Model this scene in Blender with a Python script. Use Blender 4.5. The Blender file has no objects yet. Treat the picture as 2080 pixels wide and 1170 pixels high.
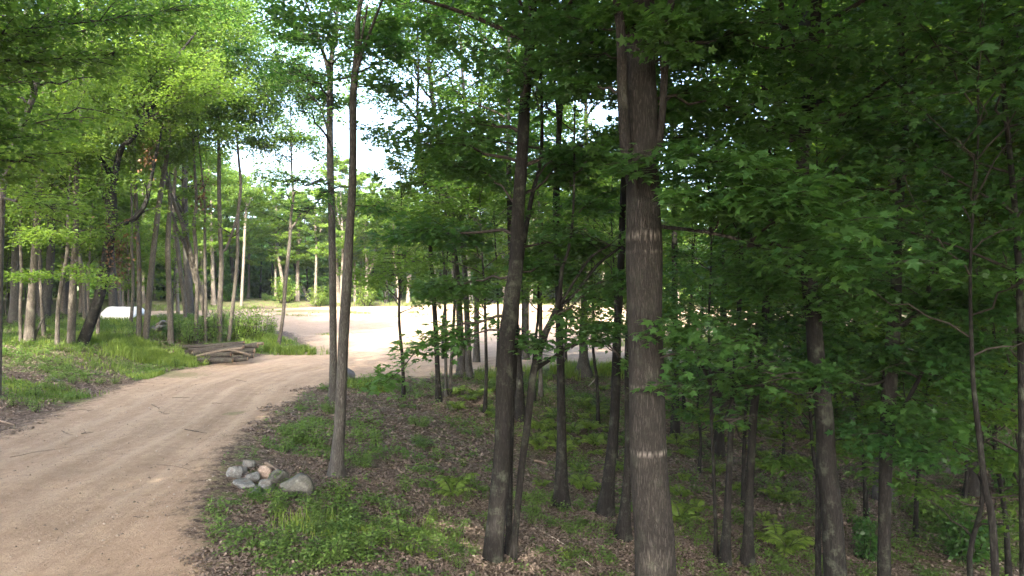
import bpy, math, random
import numpy as np
from mathutils import Vector
R_ = math.radians
S = bpy.context.scene
COL = S.collection
CAM_Z = 3.5
F = 1400.0                                    # focal length in photo pixels (photo is 2080 wide)

# ------------------------------------------------------------------ camera, sky, sun, exposure
cam = bpy.data.cameras.new('camera'); cam.sensor_width = 36; cam.lens = F / 2080 * 36
cam.clip_start = 0.05; cam.clip_end = 2000
co = bpy.data.objects.new('camera', cam); COL.objects.link(co)
co.location = (0, 0, CAM_Z); co.rotation_euler = (R_(90), 0, 0)
S.camera = co
SUN_EL, SUN_AZ = 42.0, 186.0                  # elevation, azimuth clockwise from +Y (the view direction)
w = bpy.data.worlds.new('World'); S.world = w; w.use_nodes = True
nt = w.node_tree
sk = nt.nodes.new('ShaderNodeTexSky'); sk.sky_type = 'NISHITA'; sk.sun_disc = False
sk.sun_elevation = R_(SUN_EL); sk.sun_rotation = R_(SUN_AZ); sk.air_density = 0.8; sk.dust_density = 5.0; sk.ozone_density = 0.2
nt.links.new(sk.outputs[0], nt.nodes['Background'].inputs[0]); nt.nodes['Background'].inputs[1].default_value = 0.15
sl = bpy.data.lights.new('sun', 'SUN'); sl.energy = 2.0; sl.angle = R_(0.55); sl.color = (1.0, 0.90, 0.74)
so = bpy.data.objects.new('sun', sl); COL.objects.link(so)
e, a = R_(SUN_EL), R_(SUN_AZ)
sd = Vector((math.cos(e) * math.sin(a), math.cos(e) * math.cos(a), math.sin(e)))
so.rotation_euler = sd.to_track_quat('Z', 'Y').to_euler(); so.location = (0, 0, 60)
S.view_settings.view_transform = 'Standard'; S.view_settings.look = 'None'
S.view_settings.exposure = 3.55; S.view_settings.gamma = 1
S.cycles.max_bounces = 7; S.cycles.diffuse_bounces = 4; S.cycles.transmission_bounces = 5; S.cycles.glossy_bounces = 2
S.cycles.sample_clamp_indirect = 6
S.cycles.use_denoising = True; S.cycles.denoising_prefilter = 'ACCURATE'

# ------------------------------------------------------------------ terrain
POLY = np.array([(-11.9,16),(-12.5,19.2),(-13.5,23.9),(-14.0,28.5),(-13.2,31),(-12.3,33),(-10.8,37.5),(-12.5,41),(-15,46),(-22,52),(-30,54),(-38,58),
    (-38,64),(-28,66),(-20,70),(-5,73),(10,72),(22,66),(30,55),(30,45),(24,36),(16,31.5),(8,31),(1.3,29.5),(-2.6,27),(-6.4,26.3),(-6.84,22.8),
    (-6.6,18.5),(-6.15,14.6),(-4.9,10.5),(-3.75,8.4),(-3.1,4),(-2.5,-12),(-10.5,-12),(-11,6),(-11.5,12)], float)
LEFT = np.array([(-10.5,-12),(-11,6),(-11.5,12),(-11.9,16),(-12.5,19.2),(-13.5,23.9),(-13.6,28.5),(-12.6,33),(-9,39),(0,46),(10,50)], float)

def seg_dist(x, y, pts, closed):
    best = np.full(x.shape, 1e9); along = np.zeros(x.shape); acc = 0.0
    n = len(pts)
    for i in range(n if closed else n - 1):
        p, q = pts[i], pts[(i + 1) % n]
        dx, dy = q - p; L2 = dx * dx + dy * dy
        t = np.clip(((x - p[0]) * dx + (y - p[1]) * dy) / L2, 0, 1)
        dd = np.hypot(x - p[0] - t * dx, y - p[1] - t * dy)
        m = dd < best
        best = np.where(m, dd, best); along = np.where(m, acc + t * math.sqrt(L2), along)
        acc += math.sqrt(L2)
    return best, along

def inside(x, y, pts):
    c = np.zeros(x.shape, bool); n = len(pts)
    for i in range(n):
        x1, y1 = pts[i]; x2, y2 = pts[(i + 1) % n]
        if y1 == y2: continue
        k = ((y1 > y) != (y2 > y)) & (x < (x2 - x1) * (y - y1) / (y2 - y1) + x1)
        c ^= k
    return c

def sdist(x, y):                              # > 0 on the bare sand, < 0 off it
    d, _ = seg_dist(x, y, POLY, True)
    return np.where(inside(x, y, POLY), d, -d)

def sst(a, b, v):
    t = np.clip((v - a) / (b - a), 0, 1); return t * t * (3 - 2 * t)

def vnoise(x, y, sc, seed=0):                 # smooth value noise, -1..1
    x = x * sc + seed * 17.3; y = y * sc + seed * 9.1
    xi = np.floor(x).astype(np.int64); yi = np.floor(y).astype(np.int64)
    fx = x - xi; fy = y - yi; fx = fx * fx * (3 - 2 * fx); fy = fy * fy * (3 - 2 * fy)
    def h(i, j):
        v = (i * 374761393 + j * 668265263 + seed * 1442695) & 0x7fffffff
        v = ((v ^ (v >> 13)) * 1274126177) & 0x7fffffff
        return ((v ^ (v >> 16)) & 0xffff) / 32767.5 - 1
    return (h(xi, yi) * (1 - fx) + h(xi + 1, yi) * fx) * (1 - fy) + (h(xi, yi + 1) * (1 - fx) + h(xi + 1, yi + 1) * fx) * fy

def terrain(x, y):
    x = np.asarray(x, float); y = np.asarray(y, float)
    sd_ = sdist(x, y); out = np.maximum(-sd_, 0)
    z = 0.038 * np.clip(y - 30, 0, 43)
    left = (x < -8) & (sd_ < 0)
    z = z + np.where(left, 1.25 * sst(0.0, 6.5, out) * (1 - 0.6 * sst(40, 60, y)), 0)
    right = (x > -8) & (sd_ < 0)
    D = np.clip(1.15 + 0.10 * np.maximum(0, x + 2), 1.15, 2.5) * (1 - sst(29, 37, y))
    z = z - np.where(right, D * sst(-0.3, 8.0, out), 0)
    z = z + vnoise(x, y, 0.35, 1) * 0.10 * sst(0, 2, out) + vnoise(x, y, 1.3, 2) * 0.035 * (0.35 + sst(0, 1.5, out)) + vnoise(x, y, 3.7, 5) * 0.012
    z = z + vnoise(x, y, 0.16, 3) * 0.16 * sst(36, 48, y)
    dl, _ = seg_dist(x, y, LEFT, False)
    rut = sum(np.exp(-((dl - c) / 0.33) ** 2) for c in (1.7, 3.3, 4.6)) * 0.045 * sst(0.2, 1.0, sd_) * (1 - sst(36, 48, y))
    berm = np.exp(-((sd_ - 0.1) / 0.5) ** 2) * 0.06 * (y < 34)
    return z - rut + berm

def tz(x, y): return float(terrain(np.array([x]), np.array([y]))[0])
_D = np.concatenate([np.arange(4, 45, 0.05), np.arange(45, 140, 0.25)])
def hit(px, py):                              # where the ground is seen at a place of the photo
    xs = (px - 1040) / F * _D; zs = CAM_Z - (py - 585) / F * _D
    k = np.nonzero(zs <= terrain(xs, _D))[0]
    d = _D[k[0]] if len(k) else 90.0
    return float((px - 1040) / F * d), float(d), tz((px - 1040) / F * d, d)
def P(px, py, d): return np.array([(px - 1040) / F * d, d, CAM_Z - (py - 585) / F * d])

# ------------------------------------------------------------------ mesh helper
class Geo:
    def __init__(s): s.v = []; s.f = []; s.t = []; s.n = 0
    def add(s, v, faces, mat=0, tone=None):   # faces: list of (M,k) int arrays
        v = np.asarray(v, float).reshape(-1, 3)
        for f in (faces if isinstance(faces, list) else [faces]):
            f = np.asarray(f, np.int64)
            if len(f): s.f.append((f + s.n, mat))
        s.v.append(v); s.t.append(np.full(len(v), 0.5) if tone is None else np.broadcast_to(tone, (len(v),)))
        s.n += len(v)
    def mesh(s, name, mats, off=(0, 0, 0), smooth=False):
        v = np.concatenate(s.v) - np.asarray(off, float)
        me = bpy.data.meshes.new(name)
        me.vertices.add(len(v)); me.vertices.foreach_set('co', v.astype(np.float32).ravel())
        tot = sum(f.size for f, _ in s.f); npol = sum(len(f) for f, _ in s.f)
        me.loops.add(tot); me.polygons.add(npol)
        me.loops.foreach_set('vertex_index', np.concatenate([f.ravel() for f, _ in s.f]).astype(np.int32))
        sz = np.concatenate([np.full(len(f), f.shape[1]) for f, _ in s.f])
        st = np.concatenate([[0], np.cumsum(sz)[:-1]])
        me.polygons.foreach_set('loop_start', st.astype(np.int32))
        me.polygons.foreach_set('material_index', np.concatenate([np.full(len(f), m) for f, m in s.f]).astype(np.int32))
        if smooth is True: me.polygons.foreach_set('use_smooth', np.ones(npol, bool))
        elif smooth is not False:
            me.polygons.foreach_set('use_smooth', np.concatenate([np.full(len(f), m in smooth) for f, m in s.f]))
        at = me.attributes.new('tone', 'FLOAT', 'POINT'); at.data.foreach_set('value', np.concatenate(s.t).astype(np.float32))
        for m in mats: me.materials.append(m)
        me.update(calc_edges=True); me.validate()
        return me

def link(name, me, parent=None, loc=(0, 0, 0)):
    o = bpy.data.objects.new(name, me); COL.objects.link(o); o.location = loc
    if parent: o.parent = parent
    return o
def tag(o, label=None, cat=None, group=None, kind=None):
    if label: o['label'] = label
    if cat: o['category'] = cat
    if group: o['group'] = group
    if kind: o['kind'] = kind
    return o
def empty(name, loc): return link(name, None, None, loc)

def tube(g, pts, rad, seg=8, mat=0, rng=None, rough=0.0, cap=True, tone=0.5):
    pts = np.asarray(pts, float); n = len(pts); rad = np.asarray(rad, float)
    d = np.gradient(pts, axis=0); d /= np.linalg.norm(d, axis=1)[:, None] + 1e-9
    ref = np.array([0.0, 1, 0]) if abs(d[0, 1]) < 0.9 else np.array([1.0, 0, 0])
    u = np.cross(d, ref); u /= np.linalg.norm(u, axis=1)[:, None]; v = np.cross(d, u)
    th = np.arange(seg) * 2 * np.pi / seg
    rr = np.repeat(rad[:, None], seg, 1)
    if rng is not None and rough:
        ph = rng.random(3) * 6
        lob = np.sin(th * 3 + ph[0])[None] * 0.5 + np.sin(th * 5 + ph[1])[None] * 0.3
        rr = rr * (1 + rough * (lob + 0.8 * rng.standard_normal((n, seg)) * 0.35))
    V = pts[:, None] + rr[..., None] * (np.cos(th)[None, :, None] * u[:, None] + np.sin(th)[None, :, None] * v[:, None])
    i = np.arange(n - 1)[:, None] * seg; j = np.arange(seg)[None]; k = (j + 1) % seg
    q = np.stack([i + j, i + k, i + seg + k, i + seg + j], -1).reshape(-1, 4)
    fs = [q[:, ::-1]]
    if cap: fs.append((np.arange(seg) + (n - 1) * seg)[::-1][None])
    g.add(V.reshape(-1, 3), fs, mat, tone)

def smooth_path(pts, n):                      # Catmull-Rom through points (any columns)
    p = np.asarray(pts, float)
    if len(p) == 2: t = np.linspace(0, 1, n)[:, None]; return p[0] * (1 - t) + p[1] * t
    p = np.vstack([2 * p[0] - p[1], p, 2 * p[-1] - p[-2]])
    m = len(p) - 3; t = np.linspace(0, m - 1e-6, n); i = t.astype(int); f = (t - i)[:, None]
    a, b, c, d = p[i], p[i + 1], p[i + 2], p[i + 3]
    return 0.5 * (2 * b + (c - a) * f + (2 * a - 5 * b + 4 * c - d) * f ** 2 + (3 * b - a - 3 * c + d) * f ** 3)

# ------------------------------------------------------------------ leaves
MAPLE = np.array([(0,0),(.24,.0),(.43,.10),(.23,.30),(.40,.42),(.56,.62),(.33,.60),(.17,.64),(.14,.80),(0,1.05),
                  (-.14,.80),(-.17,.64),(-.33,.60),(-.56,.62),(-.40,.42),(-.23,.30),(-.43,.10),(-.24,.0)], float)
MAPLE5 = np.array([(0,0),(.40,.06),(.24,.30),(.54,.58),(.18,.62),(0,1.05),(-.18,.62),(-.54,.58),(-.24,.30),(-.40,.06)], float)
def norm(a): return a / (np.linalg.norm(a, axis=-1, keepdims=True) + 1e-9)

def leaves(g, pos, axis, size, rng, mat=1, kind='kite', tone=None, tilt=0.45, width=0.62):
    n = len(pos)
    if n == 0: return
    nor = norm(np.array([0, 0, 1.0]) + rng.standard_normal((n, 3)) * tilt)
    ax = norm(axis - nor * np.sum(axis * nor, 1)[:, None])
    sx = np.cross(ax, nor)
    size = (np.full(n, size) if np.isscalar(size) else size) * rng.uniform(0.5, 1.28, n)
    if tone is None: tone = rng.random(n)
    if kind == 'kite':
        fold = rng.uniform(0.02, 0.22, n)
        c = pos[:, None] + size[:, None, None] * np.stack([0 * ax, ax * 0.42 + sx * width / 2 + nor * fold[:, None], ax - nor * 0.12, ax * 0.42 - sx * width / 2 + nor * fold[:, None]], 1)
        idx = np.arange(n)[:, None] * 4
        g.add(c.reshape(-1, 3), idx + np.arange(4)[None], mat, np.repeat(tone, 4))
    else:
        T = MAPLE if kind == 'maple' else MAPLE5
        m = len(T)
        z = -0.28 * T[:, 0] ** 2 - 0.16 * T[:, 1] ** 2 + 0.06 * np.abs(T[:, 0])
        c = pos[:, None] + size[:, None, None] * (T[None, :, 0, None] * sx[:, None] * 1.02 + T[None, :, 1, None] * ax[:, None] + z[None, :, None] * nor[:, None])
        ctr = pos + size[:, None] * (ax * 0.36 - nor * 0.05)
        V = np.concatenate([ctr[:, None], c], 1)
        k = np.arange(m); tri = np.stack([np.zeros(m, int), k + 1, (k + 1) % m + 1], -1)
        fc = (np.arange(n)[:, None, None] * (m + 1) + tri[None]).reshape(-1, 3)
        g.add(V.reshape(-1, 3), fc, mat, np.repeat(tone, m + 1))

def spray(g, a, b, lift, W, nsub, nleaf, lsize, rng, r0=0.03, kind='kite', vs=0.06, tilt=0.36, wood=True, tmin=0.25, tone0=None):
    """a bough from a to b with side twigs lying in a near-level fan, and leaves on the twigs"""
    a = np.asarray(a, float); b = np.asarray(b, float); L = np.linalg.norm(b - a)
    m = (a + b) / 2 + np.array([0, 0, lift]) + rng.standard_normal(3) * 0.05 * L
    t = np.linspace(0, 1, 9)[:, None]
    path = (1 - t) ** 2 * a + 2 * t * (1 - t) * m + t ** 2 * b
    path[1:-1] += rng.standard_normal((7, 3)) * 0.018 * L
    if wood: tube(g, path, np.linspace(r0, max(0.004, r0 * 0.15), 9), 5, 0)
    ts = rng.uniform(tmin, 1.0, nsub); ts[0] = 1.0
    def pt(u): return np.stack([np.interp(u, t[:, 0], path[:, k]) for k in range(3)], -1)
    o = pt(ts); fwd = norm((b - a) * np.array([1, 1, 0.35]))
    side = norm(np.cross(fwd, [0, 0, 1.0]))
    sg = np.where(np.arange(nsub) % 2 == 0, 1, -1)
    dirs = norm(fwd * rng.uniform(0.25, 0.9, nsub)[:, None] + side * (sg * rng.uniform(0.5, 1.1, nsub))[:, None] + np.array([0, 0, 1.0]) * rng.normal(0.02, 0.16, nsub)[:, None])
    ln = W * rng.uniform(0.55, 1.1, nsub) * (1.1 - 0.55 * ts)
    dirs[0] = fwd; ln[0] = W * 0.5
    e = o + dirs * ln[:, None]; e[:, 2] -= 0.06 * ln
    if wood:
        for i in range(nsub):
            mid = (o[i] + e[i]) / 2 + np.array([0, 0, 0.05 * ln[i]])
            tube(g, [o[i], mid, e[i]], [max(0.004, r0 * 0.28), max(0.003, r0 * 0.2), 0.002], 3, 0, cap=False)
    p = ln / ln.sum(); k = rng.choice(nsub, nleaf, p=p); u = rng.uniform(0.12, 1.05, nleaf)
    pos = o[k] + (e[k] - o[k]) * u[:, None]
    off = rng.standard_normal((nleaf, 3)) * np.array([1, 1, 0]) * (0.10 * W + 0.05) + np.array([0, 0, 1.0]) * (rng.standard_normal(nleaf) * vs - 0.25 * vs)[:, None]
    ax = norm(dirs[k] * 0.7 + norm(off) * 1.0 + np.array([0, 0, -0.30]) + rng.standard_normal((nleaf, 3)) * 0.25)
    base = rng.uniform(0.2, 0.8) if tone0 is None else tone0
    tone = np.clip(base + rng.normal(0, 0.17, nleaf), 0, 1)
    leaves(g, pos + off - ax * lsize * 0.3, ax, lsize, rng, 1, kind, tone, tilt)

def gen_crown(g, trunk, h0, h1, R, nb, nleaf, lsize, rng, kind='kite', nsub=7, shape='dome', wood=True, loose=1.0, tilt=0.36):
    """branches round the upper trunk; trunk = (n,4) path x,y,z,r"""
    z = trunk[:, 2]
    for i in range(nb):
        u = (i + rng.random()) / nb
        h = h0 + (h1 - h0) * u
        c = np.array([np.interp(h, z, trunk[:, k]) for k in range(4)])
        if shape == 'dome': prof = (1 - u) ** 0.6 * (0.55 + 0.9 * min(u * 2.2, 1)) + 0.12
        else: prof = 1.05 - 0.65 * u
        L = R * prof * rng.uniform(0.7, 1.15)
        az = i * 2.39996 + rng.normal(0, 0.4); el = R_(rng.uniform(4, 30) + 38 * u)
        d = np.array([math.cos(az) * math.cos(el), math.sin(az) * math.cos(el), math.sin(el)])
        b = c[:3] + d * L
        spray(g, c[:3], b, 0.07 * L, max(0.5, L * 0.55), nsub, int(nleaf / nb * (0.5 + prof * 0.6)), lsize, rng,
              min(max(0.012, 0.012 * L + 0.006), max(0.012, c[3] * 0.6)), kind, vs=(0.04 + 0.022 * L) * loose, wood=wood, tilt=tilt)

# ------------------------------------------------------------------ materials
def mat(name):
    m = bpy.data.materials.new(name); m.use_nodes = True
    n = m.node_tree.nodes; n.clear()
    return m, n, m.node_tree.links
def nd(n, t, **k):
    x = n.new(t)
    for q, v in k.items():
        if q[0] == '_': setattr(x, q[1:], v)
        else:
            for s in x.inputs:
                if s.name.replace(' ', '') == q: s.default_value = v; break
    return x
def ramp(n, stops):
    r = n.new('ShaderNodeValToRGB'); el = r.color_ramp.elements
    while len(el) < len(stops): el.new(0.5)
    for q, (p, c) in zip(el, stops): q.position = p; q.color = (*c, 1)
    return r
def mixc(n, l, fac, a, b, mode='MIX'):
    x = n.new('ShaderNodeMix'); x.data_type = 'RGBA'; x.blend_type = mode
    for sock, v in ((x.inputs[0], fac), (x.inputs[6], a), (x.inputs[7], b)):
        if hasattr(v, 'is_output'): l.new(v, sock)
        elif isinstance(v, (int, float)): sock.default_value = v
        else: sock.default_value = (*v, 1)
    return x.outputs[2]
def mth(n, l, op, a, b=0.0, clamp=False):
    x = n.new('ShaderNodeMath'); x.operation = op; x.use_clamp = clamp
    for sock, v in ((x.inputs[0], a), (x.inputs[1], b)):
        if hasattr(v, 'is_output'): l.new(v, sock)
        else: sock.default_value = v
    return x.outputs[0]

def leaf_mat(name, lo, hi, tlo, thi, rough=0.5, trans=0.42, spec=0.25):
    m, n, l = mat(name)
    at = nd(n, 'ShaderNodeAttribute', _attribute_name='tone')
    oi = n.new('ShaderNodeObjectInfo')
    f = mth(n, l, 'ADD', mth(n, l, 'MULTIPLY', at.outputs['Fac'], 0.78), mth(n, l, 'MULTIPLY', oi.outputs['Random'], 0.22))
    c = ramp(n, [(0, lo), (1, hi)]); l.new(f, c.inputs[0])
    c2 = ramp(n, [(0, tlo), (1, thi)]); l.new(f, c2.inputs[0])
    b = nd(n, 'ShaderNodeBsdfPrincipled', Roughness=rough); b.inputs['Specular IOR Level'].default_value = spec
    l.new(c.outputs[0], b.inputs['Base Color'])
    t = n.new('ShaderNodeBsdfTranslucent'); l.new(c2.outputs[0], t.inputs[0])
    x = nd(n, 'ShaderNodeMixShader', Fac=trans); l.new(b.outputs[0], x.inputs[1]); l.new(t.outputs[0], x.inputs[2])
    o = n.new('ShaderNodeOutputMaterial'); l.new(x.outputs[0], o.inputs[0])
    return m

def bark_mat(name, lo, hi, moss=0.25, sc=1.0, strength=0.6, scars=None):
    m, n, l = mat(name)
    tc = n.new('ShaderNodeTexCoord')
    mp = n.new('ShaderNodeMapping'); mp.inputs['Scale'].default_value = (sc, sc, sc * 0.13); l.new(tc.outputs['Object'], mp.inputs[0])
    nz = nd(n, 'ShaderNodeTexNoise', Scale=5.0, Detail=3.0); l.new(mp.outputs[0], nz.inputs[0])
    add = n.new('ShaderNodeVectorMath'); add.operation = 'MULTIPLY_ADD'; l.new(nz.outputs['Color'], add.inputs[0]); add.inputs[1].default_value = (0.07,) * 3; l.new(mp.outputs[0], add.inputs[2])
    vo = nd(n, 'ShaderNodeTexNoise', Scale=44.0, Detail=3.0, Roughness=0.6, Distortion=0.5); l.new(add.outputs[0], vo.inputs[0])
    fis = mth(n, l, 'MULTIPLY', mth(n, l, 'ABSOLUTE', mth(n, l, 'SUBTRACT', vo.outputs['Fac'], 0.5)), 7.0, True)
    n2 = nd(n, 'ShaderNodeTexNoise', Scale=38.0, Detail=5.0, Roughness=0.7); l.new(mp.outputs[0], n2.inputs[0])
    n3 = nd(n, 'ShaderNodeTexNoise', Scale=2.1, Detail=4.0, Roughness=0.6); l.new(tc.outputs['Object'], n3.inputs[0])
    h = mth(n, l, 'ADD', mth(n, l, 'MULTIPLY', fis, 0.6), mth(n, l, 'MULTIPLY', n2.outputs['Fac'], 0.55))
    c = ramp(n, [(0.10, tuple(v * 0.62 for v in lo)), (0.5, lo), (1.0, hi)]); l.new(h, c.inputs[0])
    blot = ramp(n, [(0.36, (0.80, 0.80, 0.80)), (0.66, (1.16, 1.15, 1.13))]); l.new(n3.outputs['Fac'], blot.inputs[0])
    col = mixc(n, l, 1.0, c.outputs[0], blot.outputs[0], 'MULTIPLY')
    # grey-green lichen patches
    n4 = nd(n, 'ShaderNodeTexNoise', Scale=4.3, Detail=6.0, Roughness=0.75); l.new(tc.outputs['Object'], n4.inputs[0])
    lm = ramp(n, [(0.52, (0, 0, 0)), (0.66, (1, 1, 1))]); l.new(n4.outputs['Fac'], lm.inputs[0])
    col = mixc(n, l, mth(n, l, 'MULTIPLY', lm.outputs[0], moss), col, (0.12, 0.145, 0.10))
    if scars:
        sx = n.new('ShaderNodeSeparateXYZ'); l.new(tc.outputs['Object'], sx.inputs[0])
        mp2 = n.new('ShaderNodeMapping'); mp2.inputs['Scale'].default_value = (30, 30, 3.0); l.new(tc.outputs['Object'], mp2.inputs[0])
        n5 = nd(n, 'ShaderNodeTexNoise', Scale=1.0, Detail=4.0); l.new(mp2.outputs[0], n5.inputs[0])
        for zc, hw, amt in scars:
            q = mth(n, l, 'ABSOLUTE', mth(n, l, 'ADD', mth(n, l, 'SUBTRACT', sx.outputs[2], zc), mth(n, l, 'MULTIPLY', mth(n, l, 'SUBTRACT', n3.outputs['Fac'], 0.5), 0.16)))
            q = mth(n, l, 'SUBTRACT', 1.0, mth(n, l, 'DIVIDE', q, hw), True)
            q = mth(n, l, 'MULTIPLY', q, mth(n, l, 'MULTIPLY', mth(n, l, 'SUBTRACT', n5.outputs['Fac'], 0.45), 7.0, True))
            col = mixc(n, l, mth(n, l, 'MULTIPLY', q, amt), col, (0.22, 0.20, 0.18))
    b = nd(n, 'ShaderNodeBsdfPrincipled', Roughness=0.92); b.inputs['Specular IOR Level'].default_value = 0.15
    l.new(col, b.inputs['Base Color'])
    bp = nd(n, 'ShaderNodeBump', Strength=strength, Distance=0.02); l.new(h, bp.inputs['Height']); l.new(bp.outputs[0], b.inputs['Normal'])
    o = n.new('ShaderNodeOutputMaterial'); l.new(b.outputs[0], o.inputs[0])
    return m

def plain_mat(name, c1, c2, scale=6.0, rough=0.9, bump=0.3, detail=6.0, stretch=(1, 1, 1), dist=0.02):
    m, n, l = mat(name)
    tc = n.new('ShaderNodeTexCoord'); mp = n.new('ShaderNodeMapping'); mp.inputs['Scale'].default_value = stretch; l.new(tc.outputs['Object'], mp.inputs[0])
    nz = nd(n, 'ShaderNodeTexNoise', Scale=scale, Detail=detail, Roughness=0.65); l.new(mp.outputs[0], nz.inputs[0])
    c = ramp(n, [(0.3, c1), (0.7, c2)]); l.new(nz.outputs['Fac'], c.inputs[0])
    b = nd(n, 'ShaderNodeBsdfPrincipled', Roughness=rough); b.inputs['Specular IOR Level'].default_value = 0.2
    l.new(c.outputs[0], b.inputs['Base Color'])
    bp = nd(n, 'ShaderNodeBump', Strength=bump, Distance=dist); l.new(nz.outputs['Fac'], bp.inputs['Height']); l.new(bp.outputs[0], b.inputs['Normal'])
    o = n.new('ShaderNodeOutputMaterial'); l.new(b.outputs[0], o.inputs[0])
    return m

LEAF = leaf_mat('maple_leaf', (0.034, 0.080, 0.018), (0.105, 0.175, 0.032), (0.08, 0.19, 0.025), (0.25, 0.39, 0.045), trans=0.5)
LEAF_Y = leaf_mat('sunny_leaf', (0.040, 0.090, 0.016), (0.108, 0.175, 0.030), (0.11, 0.23, 0.025), (0.30, 0.43, 0.05), trans=0.52)  # lighter, yellower leaf copy with sunlight put into its colour
LEAF_D = leaf_mat('shaded_leaf', (0.020, 0.066, 0.022), (0.062, 0.135, 0.034), (0.055, 0.16, 0.025), (0.18, 0.35, 0.04), trans=0.48, rough=0.42, spec=0.42)  # darker leaf copy with the shade of the hollow in its colour
LEAF_DEAD = leaf_mat('withered_leaf', (0.07, 0.036, 0.02), (0.16, 0.09, 0.045), (0.07, 0.03, 0.015), (0.15, 0.075, 0.03), trans=0.25)
FERN = leaf_mat('fern_leaf', (0.060, 0.120, 0.024), (0.145, 0.220, 0.042), (0.13, 0.24, 0.02), (0.32, 0.43, 0.05))
WEED = leaf_mat('weed_leaf', (0.055, 0.115, 0.030), (0.14, 0.22, 0.055), (0.08, 0.17, 0.02), (0.22, 0.34, 0.05))
GRASS = leaf_mat('grass_blade', (0.045, 0.095, 0.018), (0.19, 0.26, 0.05), (0.10, 0.19, 0.025), (0.32, 0.43, 0.06), trans=0.4)
LITTER = leaf_mat('dry_leaf', (0.075, 0.056, 0.044), (0.275, 0.222, 0.185), (0.06, 0.035, 0.02), (0.12, 0.08, 0.05), rough=0.75, trans=0.08)
TWIG = plain_mat('twig_bark', (0.016, 0.0135, 0.011), (0.045, 0.038, 0.032), 20)
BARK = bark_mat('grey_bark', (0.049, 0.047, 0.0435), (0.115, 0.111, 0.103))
BARK_D = bark_mat('dark_shaded_bark', (0.0115, 0.0108, 0.0100), (0.027, 0.0255, 0.0238), 0.3)  # darkened bark copy, shade of backlit trunks put into the colour
BARK_L = bark_mat('lit_bark', (0.080, 0.072, 0.061), (0.185, 0.167, 0.143), 0.2)  # lightened copy for the left bank, sunlight put into the bark colour
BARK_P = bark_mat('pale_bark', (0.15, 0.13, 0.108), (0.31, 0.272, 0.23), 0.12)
BARK_B = bark_mat('furrowed_bark', (0.088, 0.074, 0.063), (0.215, 0.19, 0.165), 0.12, 1.15, 0.9, scars=[(4.15, 0.10, 0.75), (4.05, 0.05, 0.5), (2.42, 0.05, 0.55), (1.67, 0.06, 0.8), (0.95, 0.03, 0.3)])

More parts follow.
